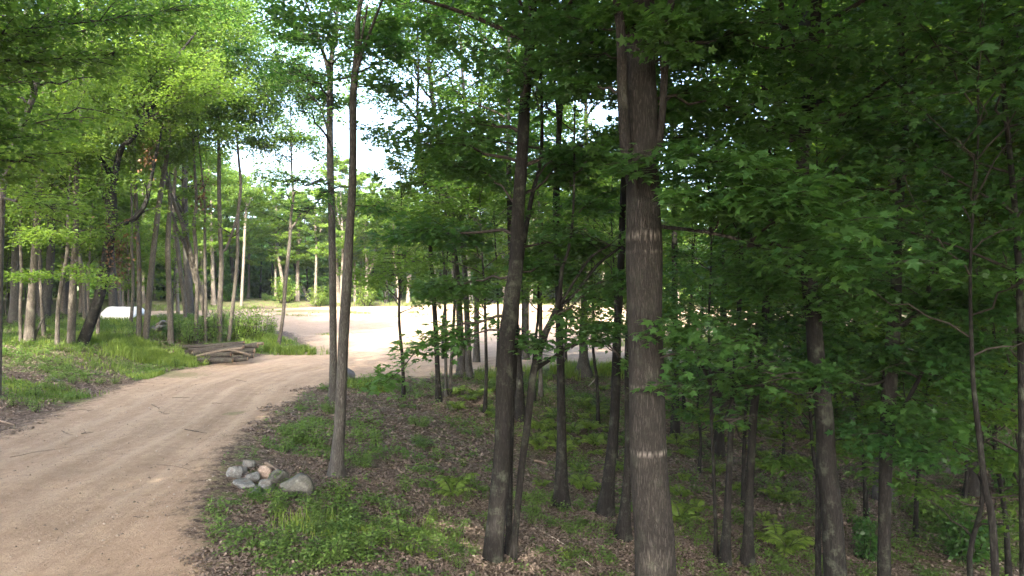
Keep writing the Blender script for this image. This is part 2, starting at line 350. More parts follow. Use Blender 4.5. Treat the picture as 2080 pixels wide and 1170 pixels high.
def ground_mat():
    m, n, l = mat('ground_soil')
    ms = nd(n, 'ShaderNodeAttribute', _attribute_name='masks'); sp = n.new('ShaderNodeSeparateXYZ'); l.new(ms.outputs['Vector'], sp.inputs[0])
    rd = nd(n, 'ShaderNodeAttribute', _attribute_name='lane')
    tc = n.new('ShaderNodeTexCoord'); ob = tc.outputs['Object']
    def noise(sc, det=5.0, ro=0.6, vec=ob):
        x = nd(n, 'ShaderNodeTexNoise', Scale=sc, Detail=det, Roughness=ro); l.new(vec, x.inputs[0]); return x.outputs['Fac']
    nA, nB, nC, nD = noise(0.55), noise(3.2, 8.0, 0.7), noise(16.0, 6.0, 0.7), noise(60.0, 4.0, 0.8)
    # sand
    st = n.new('ShaderNodeMapping'); st.inputs['Scale'].default_value = (3.2, 0.12, 1); l.new(rd.outputs['Vector'], st.inputs[0])
    streak = noise(1.0, 7.0, 0.65, st.outputs[0])
    h = mth(n, l, 'ADD', mth(n, l, 'ADD', mth(n, l, 'MULTIPLY', streak, 0.33), mth(n, l, 'MULTIPLY', nB, 0.42)), mth(n, l, 'MULTIPLY', nA, 0.25))
    brown = ramp(n, [(0.34, (0.215, 0.153, 0.104)), (0.50, (0.300, 0.220, 0.156)), (0.64, (0.41, 0.310, 0.218))]); l.new(h, brown.inputs[0])
    pale = ramp(n, [(0.36, (0.24, 0.172, 0.115)), (0.5, (0.33, 0.248, 0.178)), (0.64, (0.43, 0.335, 0.25))]); l.new(h, pale.inputs[0])
    sand = mixc(n, l, sp.outputs[2], brown.outputs[0], pale.outputs[0])
    sl_ = n.new('ShaderNodeSeparateXYZ'); l.new(rd.outputs['Vector'], sl_.inputs[0])
    wob = mth(n, l, 'MULTIPLY', mth(n, l, 'SUBTRACT', nA, 0.5), 0.9)
    for cc, wd_ in ((1.35, .22), (2.35, .3), (3.75, .26), (5.0, .3)):
        tk = mth(n, l, 'DIVIDE', mth(n, l, 'ABSOLUTE', mth(n, l, 'SUBTRACT', mth(n, l, 'ADD', sl_.outputs[0], wob), cc)), wd_)
        tk = mth(n, l, 'MULTIPLY', mth(n, l, 'SUBTRACT', 1.0, tk, True), mth(n, l, 'MULTIPLY', streak, 1.0))
        sand = mixc(n, l, tk, sand, (0.40, 0.312, 0.228))
    dk = ramp(n, [(0.50, (0, 0, 0)), (0.68, (1, 1, 1))]); l.new(noise(7.0, 9.0, 0.8), dk.inputs[0])
    sand = mixc(n, l, mth(n, l, 'MULTIPLY', dk.outputs[0], 0.42), sand, (0.15, 0.105, 0.075))
    # crumbs and small dark clods
    vo = nd(n, 'ShaderNodeTexVoronoi', Scale=24.0); l.new(ob, vo.inputs[0])
    clod = mth(n, l, 'MULTIPLY', mth(n, l, 'LESS_THAN', vo.outputs['Distance'], 0.20), mth(n, l, 'GREATER_THAN', nB, 0.54))
    sand = mixc(n, l, mth(n, l, 'MULTIPLY', clod, 0.6), sand, (0.10, 0.075, 0.06))
    gr = ramp(n, [(0.35, (0.80, 0.80, 0.80)), (0.65, (1.15, 1.15, 1.15))]); l.new(nD, gr.inputs[0])
    sand = mixc(n, l, 1.0, sand, gr.outputs[0], 'MULTIPLY')
    # leaf litter: cells of different browns
    v2 = nd(n, 'ShaderNodeTexVoronoi', Scale=17.0, Randomness=1.0); l.new(ob, v2.inputs[0])
    bw = n.new('ShaderNodeSeparateXYZ'); l.new(v2.outputs['Color'], bw.inputs[0])
    lit = ramp(n, [(0.0, (0.045, 0.034, 0.026)), (0.5, (0.105, 0.079, 0.062)), (0.85, (0.175, 0.135, 0.108)), (1.0, (0.26, 0.21, 0.175))]); l.new(bw.outputs[0], lit.inputs[0])
    lit2 = mixc(n, l, mth(n, l, 'MULTIPLY', nC, 0.6), lit.outputs[0], (0.04, 0.029, 0.022))
    soilpatch = ramp(n, [(0.56, (0, 0, 0)), (0.68, (1, 1, 1))]); l.new(nA, soilpatch.inputs[0])
    lit3 = mixc(n, l, mth(n, l, 'MULTIPLY', soilpatch.outputs[0], 0.45), lit2, (0.16, 0.115, 0.082))
    # green: moss and low herbs
    grn = ramp(n, [(0.3, (0.035, 0.062, 0.016)), (0.6, (0.085, 0.125, 0.030)), (0.75, (0.15, 0.13, 0.07))]); l.new(nC, grn.inputs[0])
    gm = mth(n, l, 'ADD', sp.outputs[1], mth(n, l, 'MULTIPLY', mth(n, l, 'SUBTRACT', nB, 0.5), 2.6))
    gmr = ramp(n, [(0.42, (0, 0, 0)), (0.62, (1, 1, 1))]); l.new(gm, gmr.inputs[0])
    soil = mixc(n, l, mth(n, l, 'MULTIPLY', gmr.outputs[0], 0.85), lit3, grn.outputs[0])
    sm = mth(n, l, 'ADD', sp.outputs[0], mth(n, l, 'ADD', mth(n, l, 'MULTIPLY', mth(n, l, 'SUBTRACT', nB, 0.5), 1.1), mth(n, l, 'MULTIPLY', mth(n, l, 'SUBTRACT', nC, 0.5), 0.7)))
    smr = ramp(n, [(0.38, (0, 0, 0)), (0.60, (1, 1, 1))]); l.new(sm, smr.inputs[0])
    # thin green film on the sand too
    sand = mixc(n, l, mth(n, l, 'MULTIPLY', gmr.outputs[0], 0.45), sand, grn.outputs[0])
    col = mixc(n, l, smr.outputs[0], soil, sand)
    b = nd(n, 'ShaderNodeBsdfPrincipled', Roughness=0.97); b.inputs['Specular IOR Level'].default_value = 0.1
    l.new(col, b.inputs['Base Color'])
    hh = mth(n, l, 'ADD', mth(n, l, 'MULTIPLY', nC, 0.6), mth(n, l, 'ADD', mth(n, l, 'MULTIPLY', nD, 0.35), mth(n, l, 'MULTIPLY', streak, 0.7)))
    bp = nd(n, 'ShaderNodeBump', Strength=0.85, Distance=0.07); l.new(hh, bp.inputs['Height']); l.new(bp.outputs[0], b.inputs['Normal'])
    o = n.new('ShaderNodeOutputMaterial'); l.new(b.outputs[0], o.inputs[0])
    return m
GROUND = ground_mat()

# ------------------------------------------------------------------ ground and road: one grid split into two sheets along the sand edge
def lines(lo, hi, c0, c1, s0, g):
    a = [c0]
    while a[-1] < c1: a.append(a[-1] + s0)
    st = s0
    while a[-1] < hi: st *= g; a.append(a[-1] + st)
    b = [c0]; st = s0
    while b[-1] > lo: st *= g; b.append(b[-1] - st)
    return np.array(b[::-1][:-1] + a)
# patches of grass: photo x, photo y, radius across (m), radius away (m)
GREEN = [(290,725,2.6,1.6),(580,716,2.4,1.0),(80,800,1.7,1.2),(330,760,1.8,1.0),(60,735,3.0,1.6),(690,1085,1.2,1.0),(820,1090,1.6,0.9),(745,780,1.3,1.0),(620,870,1.0,0.9),
         (1230,745,4.0,2.0),(1420,700,4.0,3.0),(1600,690,5.0,4.0),(1780,680,6.0,5.0),(1900,760,5,4),(500,690,4,2.0),(90,690,6,4),(230,670,6,3),(400,625,6,2),(620,632,6,3),(800,636,8,2),
         (1080,640,8,3),(1160,820,2.5,2.0),(1040,780,2.5,1.5),(1480,780,3,3),(1800,900,3,3),(1950,1100,2,1.5),(560,1010,0.7,0.5),(480,840,.3,.3)]
GP = [hit(a, b)[:2] + (c, d) for a, b, c, d in GREEN]
def green_mask(x, y):
    g = np.zeros(x.shape)
    for cx, cy, rx, ry in GP: g = np.maximum(g, np.exp(-(((x - cx) / rx) ** 2 + ((y - cy) / ry) ** 2) * 0.9))
    sd_ = sdist(x, y)
    bank = (x < -8) & (sd_ < 0); g = np.maximum(g, np.where(bank, (0.20 + 0.36 * sst(21, 33, y)) * sst(0.5, 3, -sd_), 0))
    g = np.maximum(g, np.where((sd_ < 0) & (x >= -8), 0.40, 0))
    g = np.maximum(g, np.where((sd_ < 1.2) & (y > 50) & (y < 75), 0.35, 0))
    return g
gx = lines(-110, 110, -17, 12, 0.17, 1.07); gy = lines(-14, 175, 6, 36, 0.17, 1.045)
X, Y = np.meshgrid(gx, gy)
Z = terrain(X, Y)
nx, ny = len(gx), len(gy)
SD = sdist(X, Y); DL, AL = seg_dist(X, Y, LEFT, False); GM = green_mask(X, Y)
V = np.stack([X, Y, Z], -1).reshape(-1, 3)
i = np.arange(ny - 1)[:, None] * nx + np.arange(nx - 1)[None]
Q = np.stack([i, i + 1, i + nx + 1, i + nx], -1).reshape(-1, 4)
cs = SD.ravel()[Q].mean(1) > 0
msk = np.stack([0.5 + SD / 2.0, np.clip(GM, 0, 1), sst(22, 38, Y + 0.25 * X)], -1).reshape(-1, 3).clip(-1.5, 2)
lane = np.stack([DL, AL, 0 * AL], -1).reshape(-1, 3)
for nm, sel, lab, in (('sandy_road', cs, None), ('ground', ~cs, None)):
    q = Q[sel]; used, inv = np.unique(q, return_inverse=True)
    g = Geo(); g.add(V[used], inv.reshape(-1, 4)); me = g.mesh(nm, [GROUND], smooth=True)
    for an, arr in (('masks', msk), ('lane', lane)):
        at = me.attributes.new(an, 'FLOAT_VECTOR', 'POINT'); at.data.foreach_set('vector', arr[used].astype(np.float32).ravel())
    tag(link(nm, me), kind='structure')

# ------------------------------------------------------------------ trees traced from the photo
TR = {}
def lsz(d): return 0.112 if d < 13 else 0.12 if d < 20 else 0.14 if d < 30 else 0.16 if d < 45 else 0.25
def make_tree(key, label, pts, d=None, H=18, bark=None, leaf=None, crown=None, limbs=(), boughs=(), name='tree', group=None, seed=0, rough=0.05, flare=1.55, kind=None, lean=0.0, dead=(), wscale=1.0):
    """pts: (photo x, photo y, width in photo pixels) from the foot up; the trunk then goes on up to the height H.
    crown: (z of the lowest branch, radius, branches, leaves)"""
    rng = np.random.default_rng(seed or (sum(map(ord, key)) * 7 + 3))
    px, py, _ = pts[0]
    if d is None: x, d, z = hit(px, py)
    else: x = (px - 1040) / F * d; z = tz(x, d)
    base = np.array([x, d, z])
    rows = []
    if key[0] == 'L' and key != 'L8': wscale *= 0.86
    for k, (qx, qy, w_) in enumerate(pts):
        p = P(qx, qy, d); p[1] += lean * (p[2] - z)
        if k == 0: p[2] = z
        rows.append([*p, w_ * wscale / 2 * d / F])
    top = rows[-1]
    if H > top[2] + 0.5:
        dz = H - top[2]; m = max(3, int(dz / 1.5)); q = np.array(rows[-1]); drift = rng.normal(0, 0.05, 2)
        for k in range(1, m + 1):
            q = q.copy(); q[0] += drift[0] * dz / m + rng.normal(0, 0.05); q[1] += drift[1] * dz / m + rng.normal(0, 0.05)
            q[2] = top[2] + dz * k / m; q[3] = max(0.012, top[3] * (1 - 0.93 * k / m)); rows.append(list(q))
    near = d < 16
    path = smooth_path(rows, 46 if near else 26 if d < 40 else 16)
    path[:, 3] = np.maximum(path[:, 3], 0.008)
    r0 = path[0, 3]; hgt = path[:, 2] - z
    path[:, 3] *= 1 + ((1.1 if key[0] == 'L' else flare) - 1) * np.exp(-np.maximum(hgt, 0) / (2.2 * r0 + 0.06))
    path = np.vstack([path[0] - [0, 0, 0.35, -path[0, 3] * 0.25], path])
    t = empty(name, base); tag(t, label, 'sapling' if name == 'sapling' else 'tree', group)
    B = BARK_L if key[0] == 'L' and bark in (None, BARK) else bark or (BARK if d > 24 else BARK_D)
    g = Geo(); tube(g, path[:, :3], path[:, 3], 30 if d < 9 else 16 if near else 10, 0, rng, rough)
    link('trunk', g.mesh('trunk', [B], base, True), t)
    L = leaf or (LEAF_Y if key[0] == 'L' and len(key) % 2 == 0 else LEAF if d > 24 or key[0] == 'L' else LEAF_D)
    knd = kind or ('maple5' if d < 12.5 else 'kite')
    cg = Geo()
    for lp in limbs:                          # traced limbs
        lr = [[*(P(a_, b_, d) + [0, (k * 0.12) * (1 if key < 'M' else -1), 0]), max(0.006, w_ / 2 * d / F)] for k, (a_, b_, w_) in enumerate(lp)]
        q = smooth_path(lr, 16); gg = Geo(); tube(gg, q[:, :3], q[:, 3], 10, 0, rng, rough)
        link('limb', gg.mesh('limb', [B], base, True), t)
        q4 = q[6:]
        if crown and d > 0:
            for m in range(4):
                c = q[rng.integers(6, 16)]; az = rng.random() * 6.28; ll = rng.uniform(0.8, 1.6) * (0.6 + d / 40)
                spray(cg, c[:3], c[:3] + np.array([math.cos(az), math.sin(az), 0.35]) * ll, 0.1, ll * 0.6, 6, int(crown[3] / 40), lsz(d), rng, c[3] * 0.4, knd)
    if crown:
        h0, R, nb, nl = crown
        if key[0] == 'L': h0 += 2.2 if h0 > 5.5 else 0.6; nl = int(nl * 1.8); nb = int(nb * 1.35); R *= 1.12
        elif d > 16: nl = int(nl * 1.35)
        gen_crown(cg, path, h0, path[-1, 2], R, nb, nl, lsz(d), rng, knd, loose=3.2 if key[0] == 'L' else 1.0, tilt=0.6 if key[0] == 'L' else 0.36)
    for bo in boughs:                         # (start photo y on the trunk or (x,y,d), end (x,y,d), width m, leaves, lift)
        s0, e0, W, nl = bo[:4]; lift = bo[4] if len(bo) > 4 else 0.15; ls = bo[5] if len(bo) > 5 else lsz(e0[2])
        if isinstance(s0, tuple): sp_ = P(*s0)
        else:
            zz = CAM_Z - (s0 - 585) / F * d
            sp_ = np.array([np.interp(zz, path[:, 2], path[:, k]) for k in range(3)])
        ep = P(*e0); LL = np.linalg.norm(ep - sp_)
        spray(cg, sp_, ep, lift, W, max(9, int(LL * 6)), nl, ls, rng, 0.010 + 0.007 * LL, 'maple' if e0[2] < 9 else 'maple5' if e0[2] < 14 else 'kite', vs=0.06 + 0.04 * W, tilt=0.33, tmin=0.35)
    if cg.n: link('crown', cg.mesh('crown', [TWIG, L], base, {0}), t)
    for (qx, qy, rad, n_) in dead:            # bunches of withered leaves still hanging
        gg = Geo(); c = P(qx, qy, d - 0.3)
        pos = c + rng.standard_normal((n_, 3)) * np.array([0.5, 0.5, 1.1]) * rad
        leaves(gg, pos, norm(rng.standard_normal((n_, 3)) * 0.5 + [0, 0, -1.0]), lsz(d) * 1.1, rng, 1, 'kite', tilt=1.0)
        tube(gg, [c + [0, 0.25, 1.0 * rad], c + [0, .1, 0.3 * rad], c + [0, 0, -rad]], [0.02, 0.015, 0.006], 4, 0)
        tag(link('withered_leaves', gg.mesh('withered_leaves', [TWIG, LEAF_DEAD], base), t), 'rust brown withered leaves')
    TR[key] = (t, path, d)
    return t

BIGB = tz((1330 - 1040) / F * 8.0, 8.0)
GL, GC, GH = 'trees on the left bank', 'trees in the middle of the hollow', 'trees on the right of the hollow'
# --- left bank
make_tree('L0', 'leaning trunk at the very left edge, half hidden in leaves', [(-8,715,20),(2,430,16),(12,360,15),(30,300,15),(45,255,14),(75,170,12),(95,30,11)], d=20, H=17, bark=BARK, crown=(6.0,3.6,22,9000), group=GL, boughs=[(330,(120,250,17),1.3,1300),(300,(60,330,16.5),1.2,1100),(400,(110,430,17),1.2,900)])
make_tree('L1', 'dark thick straight trunk on the left bank with a dead stem leaning at its foot', [(58,697,24),(66,580,17),(73,480,15),(80,360,13),(86,250,11)], H=18, crown=(6.5,3.6,24,9000), group=GL)
make_tree('L2', 'thin crooked dark trunk just left of the thick straight one', [(42,697,8),(41,627,7),(44,554,7),(41,482,6),(44,400,5)], H=11, crown=(4.6,2.4,14,3500), group=GL, leaf=LEAF_Y)
make_tree('L3', 'slim trunk behind the thick dark one, between it and the short pale trunk', [(89,682,10),(84,607,7),(81,543,7),(80,487,6),(84,400,6)], H=15, crown=(7,2.6,16,4500), group=GL, leaf=LEAF_Y)
make_tree('L4', 'slim slightly leaning trunk whose top vanishes in a low leafy spray', [(116,704,10),(118,627,9),(125,578,9),(129,554,8),(137,510,8)], H=10, crown=(4.3,2.4,16,4500), group=GL, boughs=[(560,(60,560,27),1.4,700),(520,(190,575,27),1.3,700),(500,(100,470,26),1.5,900)])
make_tree('L5', 'thick straight grey trunk just left of the big leaning forked tree', [(144,700,17),(147,612,17),(150,543,14),(154,467,13),(155,409,13),(158,300,11)], H=19, crown=(7.5,3.6,24,9000), group=GL)
make_tree('L6', 'curved thin trunk bending behind the thick straight grey one', [(172,652,8),(170,570,9),(160,515,9),(152,440,9),(148,380,8)], H=15, crown=(7.5,2.6,14,4500), group=GL, leaf=LEAF_Y)
make_tree('L7', 'cream coloured sunlit slender trunk seen beyond the leaning forked tree', [(176,625,7),(177,560,6),(183,496,5),(187,473,5),(190,400,4)], H=13, bark=BARK_P, crown=(7,3,14,4000), group=GL, leaf=LEAF_Y)
make_tree('L8', 'big dark leaning tree that forks into curving limbs, brown dead leaves beside it', [(167,700,21),(203,598,20),(221,496,19),(230,440,17),(229,400,14),(232,370,13),(238,330,12),(248,300,11),(270,280,10),(295,240,10),(328,190,8),(375,165,6),(415,155,5)], H=10, bark=BARK_D, crown=(8.0,2.6,16,4500), group=GL,
          limbs=[[(231,375,12),(216,345,10),(195,315,9),(177,288,8),(172,200,6),(165,120,4)],[(238,458,12),(255,450,11),(270,440,10),(287,410,9),(295,360,7),(305,295,6),(315,240,4)],[(248,300,7),(300,215,6),(350,120,5),(390,60,4)]],
          dead=[(240,515,0.62,240),(300,318,0.35,70)], boughs=[(260,(420,130,28),1.6,1500),(250,(330,90,28),1.6,1500),(330,(110,280,27),1.3,600),(200,(480,170,27),1.5,1200)])
make_tree('L9', 'thin dark stem standing close behind the leaning forked tree', [(199,692,9),(200,642,8),(209,598,8),(216,560,7),(222,500,6)], H=12, crown=(6.5,2.2,12,3000), group=GL)
make_tree('L10', 'short-looking pale grey trunk standing at the edge of the white sheet', [(266,659,8),(270,598,7),(270,543,7),(267,502,6),(268,430,5)], H=15, crown=(7.5,2.8,14,4500), group=GL, leaf=LEAF_Y)
make_tree('L11', 'tall thin upright trunk touching the foot of a thicker leaning grey one', [(282,691,12),(283,612,11),(282,525,10),(279,467,9),(276,409,9),(273,330,8),(270,230,7)], H=18, crown=(8.5,3.0,20,7000), group=GL)
make_tree('L12', 'smooth grey trunk leaning right, just left of the distant stone heap', [(295,691,14),(302,612,14),(310,525,13),(320,438,12),(328,380,11),(335,340,10),(345,280,8)], H=18, crown=(9,3.4,20,8000), group=GL)
make_tree('L13', 'straight pale trunk with a snapped top, just right of the distant stone heap', [(347,697,14),(346,642,13),(343,569,12),(341,511,12),(343,450,11),(346,420,9)], H=9.5, crown=(7.3,1.8,8,1500), group=GL)
make_tree('L14', 'grey trunk leaning left behind the dark green bush', [(377,647,8),(373,598,10),(365,540,10),(361,502,10),(352,420,8)], H=16, crown=(8.5,3,18,6500), group=GL)
make_tree('L15', 'light straight trunk far behind, left of the leaning dark pair over the bush', [(362,606,8),(358,543,7),(355,502,6),(352,440,6)], H=15, d=52, bark=BARK_P, crown=(8,3,16,5000), group=GL, leaf=LEAF_Y)
make_tree('L16', 'straight mottled trunk rising behind the left half of the log pile', [(397,697,10),(399,642,9),(400,583,9),(397,496,9),(394,456,8),(399,409,7)], H=17, crown=(8.5,3,18,7000), group=GL, leaf=LEAF_Y)
make_tree('L17', 'dark trunk leaning hard to the left behind the log pile', [(428,694,12),(416,642,12),(402,569,13),(387,511,12),(370,453,12),(355,415,11),(341,380,10),(325,330,8),(305,270,6)], H=14, wscale=0.82, bark=BARK, crown=(8.5,3,18,7000), group=GL, limbs=[[(397,575,7),(385,530,8),(372,500,7),(355,470,6),(340,430,4)]], leaf=LEAF_Y)
make_tree('L18', 'thin upright pale trunk crossing the foot of the dark leaning one', [(417,697,7),(418,612,7),(416,525,7),(416,467,6),(416,424,5),(415,400,5)], H=14, crown=(8,2.4,14,4500), group=GL, leaf=LEAF_Y, dead=[(412,395,0.5,110)])
make_tree('L19', 'thick straight grey trunk behind the logs with a side limb at mid height', [(445,695,13),(447,612,12),(450,540,11),(447,467,10),(445,380,9),(445,300,8),(442,265,7)], H=18, crown=(9.5,3.2,20,8000), group=GL, limbs=[[(450,512,6),(458,503,5),(469,467,5),(477,430,4)]])
make_tree('L20', 'tall trunk leaning slightly right behind the right end of the log pile', [(464,694,9),(474,612,9),(482,525,8),(483,438,8),(489,380,7),(485,325,6),(480,265,5)], H=17, crown=(9.5,3,18,7000), group=GL)
make_tree('L21', 'pale wavy trunk with a forked top beyond the bright green bush', [(490,622,7),(495,525,6),(498,453,6),(500,418,5),(494,397,4)], bark=BARK_P, H=14, crown=(9,2.6,12,3000), group=GL, limbs=[[(500,420,5),(507,408,4),(512,392,3),(520,375,2)]], leaf=LEAF_Y)
make_tree('L22', 'lone slim leaning trunk at the edge of the bare sand right of the log pile', [(566,701,9),(575,642,8),(580,569,9),(588,496,8),(591,438,7),(596,400,6)], H=15, crown=(8,2.8,16,6000), group=GL, limbs=[[(588,470,5),(600,450,4),(612,425,3)]], boughs=[(420,(540,330,35),1.5,900),(400,(640,340,35),1.3,500),(330,(520,290,36),1.8,1500),(300,(600,280,36),1.6,1100)])
g = Geo(); b0 = hit(66, 697); d0 = b0[1] + 0.1
tube(g, [P(66,699,d0), P(76,670,d0), P(87,648,d0)], [0.06, 0.055, 0.04], 8, 0, np.random.default_rng(4), 0.05)
tag(link('dead_stem', g.mesh('dead_stem', [BARK], (b0[0], d0, b0[2]), True), None, (b0[0], d0, b0[2])), 'short dead stem leaning against the foot of the thick dark trunk', 'dead stem')

# --- the pair by the road; lighter bark imitates haze, crowns widened for shade
make_tree('P1', 'left and straighter trunk of the slender pair at the road edge', [(676,829,17),(677,700,15),(675,525,15),(673,409,14),(670,300,14),(671,150,12),(677,90,9),(688,0,7)], H=17, bark=BARK, crown=(9.6,4.6,26,15000), limbs=[[(671,170,8),(665,130,8),(650,80,6),(635,30,5),(610,-30,4)],[(671,285,5),(650,215,4),(610,180,3)]],
          boughs=[(290,(590,190,17),1.1,330),(200,(560,110,17),1.2,450),(370,(575,375,17),0.9,220),(380,(610,450,17),0.8,180),(130,(610,30,17),1.2,450)])
make_tree('P2', 'grey trunk of the slender pair standing nearest the rocks, bare to the ground', [(682,970,25),(690,860,22),(697,700,21),(704,583,20),(710,467,17),(715,395,16),(717,300,15),(717,200,15),(724,120,13),(727,40,10),(732,-30,8)], H=16, bark=BARK, crown=(9.0,4.8,26,16000), limbs=[[(722,150,9),(738,115,8),(760,65,6),(785,10,5),(810,-60,4)],[(718,185,6),(735,95,5),(752,20,4)]],
          boughs=[(180,(790,180,13),0.9,330),(120,(800,90,13),1.0,420),(420,(770,430,14),0.7,130),(380,(650,400,13.5),0.6,60)])
# --- middle of the hollow
make_tree('C1', 'slim dark trunk in front of the bright sand, first of three on the litter mound', [(891,816,10),(886,690,10),(878,555,9),(872,482,8),(867,415,8),(858,330,7),(848,230,6)], H=14, crown=(6.3,3.0,20,7500), leaf=LEAF, group=GC, boughs=[(470,(770,410,19),1.3,1500),(520,(800,560,18),1.2,1200),(440,(900,380,19),1.2,900)])
make_tree('C2', 'thinnest upright stem of the three on the litter mound', [(906,805,6),(905,678,6),(903,560,5),(899,480,5)], H=9, crown=(4.6,1.8,14,3000), group=GC, name='sapling', leaf=LEAF)
make_tree('C3', 'thin dark stem on the litter mound leaning against a twin trunk behind', [(913,802,7),(921,661,6),(925,560,5)], H=8, crown=(4.2,1.8,12,2500), group=GC, name='sapling', leaf=LEAF)
make_tree('C4', 'left trunk of the stout twin standing on the mound before the bright sand', [(938,763,17),(936,690,14),(928,560,13),(913,453,12),(906,395,11),(885,250,9),(870,120,8)], H=18, crown=(7.4,3.6,22,7500), group=GC, leaf=LEAF)
make_tree('C5', 'right trunk of the stout twin standing on the mound before the bright sand', [(952,766,14),(950,690,12),(945,560,11),(936,410,10),(945,250,8)], H=17, crown=(7.4,3.2,20,6500), group=GC, leaf=LEAF)
make_tree('C6', 'straight grey trunk hidden behind leaves above the twin trunks', [(968,700,11),(968,560,10),(964,395,9),(968,330,9),(974,215,8)], d=32, H=18, crown=(9,3.4,20,6500), group=GC, leaf=LEAF)
make_tree('C7', 'thick dark trunk in the middle of the hollow, leaning slightly right', [(1000,1140,38),(1012,1010,36),(1022,897,35),(1026,728,34),(1037,627,32),(1048,540,30),(1053,425,26),(1060,325,24),(1067,200,22),(1072,125,20),(1082,30,18)], H=16, bark=BARK_D, crown=(5.2,3.6,26,15000), group=GC, flare=1.15,
          boughs=[(480,(830,480,13),1.2,1100),(560,(900,590,12.5),1.1,900),(500,(1180,500,12.5),1.1,900),(420,(960,330,12),1.2,900),(640,(790,770,10.6),0.65,420,0.3),(660,(880,720,10.7),0.5,220,0.2),(560,(1130,560,12),0.9,600),(330,(820,280,12.5),1.3,900),(400,(1200,290,12.5),1.2,1000),(690,(1100,720,10.6),0.5,160)])
make_tree('C8', 'thin stem growing tight against the right side of the thick dark trunk', [(1033,1140,13),(1036,900,14),(1044,720,14),(1050,600,13),(1062,500,11),(1080,400,9),(1100,300,7)], d=11.3, H=11, bark=BARK_D, crown=(5.2,2.4,16,5500), group=GC)
make_tree('C9', 'thin leaning tree that splits into long limbs crossing the bright sand', [(1042,1140,14),(1056,980,14),(1071,863,15),(1084,755,15),(1104,687,15),(1120,650,11),(1135,610,9),(1142,545,8),(1155,506,6),(1165,420,5)], H=9, bark=BARK_D, crown=(4.6,2.0,14,4000), group=GC, flare=1.1,
          limbs=[[(1112,668,10),(1136,626,9),(1168,600,8),(1207,551,7),(1229,529,6),(1272,498,5)],[(1084,757,10),(1096,746,9),(1129,727,8),(1161,707,7),(1194,701,6),(1236,701,5),(1272,692,4)],[(1140,615,6),(1175,560,6),(1205,520,5),(1245,495,4)]],
          boughs=[((1161,707,11),(1230,650,10.6),0.6,230,0.05),((1236,701,11),(1300,770,10.8),0.45,110,0.0),((1200,701,11),(1150,660,10.6),0.5,140,0.0),((1129,640,11),(1250,570,10.7),0.7,300,0.1)])
make_tree('C10', 'grey trunk standing close behind the thick dark one', [(1057,853,18),(1054,756,16),(1045,640,15),(1040,560,14),(1036,430,12)], H=18, crown=(6.6,3.2,20,8500), group=GC)
make_tree('C11', 'slim far trunk on the sand edge behind the split leaning tree', [(1068,730,12),(1069,690,11),(1069,577,11),(1068,480,9)], H=16, crown=(7.5,3,16,6000), group=GC, leaf=LEAF)
make_tree('C12', 'thin straight pole-like trunk above the bright ferns', [(1098,805,8),(1098,675,8),(1098,577,7),(1097,480,6)], H=12, crown=(5.6,2.4,16,6000), group=GC, leaf=LEAF)
make_tree('C13', 'grey furrowed trunk between the split leaning tree and the flared one behind', [(1140,1030,27),(1141,900,20),(1140,805,17),(1137,675,16),(1135,577,15),(1132,512,14),(1130,425,14),(1132,350,13),(1136,260,11)], H=17, crown=(5.8,3.3,24,11000), group=GC, boughs=[(420,(1200,420,14.5),1.0,600)])
make_tree('C14', 'grey trunk with a flared foot on the grassy far side of the hollow', [(1185,762,24),(1186,707,14),(1186,577,13),(1185,529,12),(1190,425,11),(1192,340,10)], H=17, crown=(8,3.2,20,7000), group=GC, leaf=LEAF, flare=1.7)
make_tree('C15', 'dark trunk with a flared foot just left of the biggest trunk', [(1230,1046,28),(1240,940,22),(1249,844,20),(1254,672,17),(1260,574,15),(1265,425,13),(1268,340,12)], H=17, crown=(5.8,3.4,24,11000), group=GC)
make_tree('C16', 'dark trunk half hidden behind the left side of the biggest trunk', [(1266,1095,26),(1273,980,17),(1277,900,16),(1276,729,15),(1280,600,14)], H=15, crown=(5.4,3.0,20,8500), group=GC)
sc_ = [(q - BIGB, h_, a_) for q, h_, a_ in [(4.10,0.07,0.7),(3.93,0.03,0.35),(2.40,0.03,0.45),(1.64,0.045,0.7)]]
BARK_B = bark_mat('furrowed_bark', (0.024, 0.022, 0.020), (0.054, 0.050, 0.045), 0.12, 1.15, 0.9, scars=sc_)
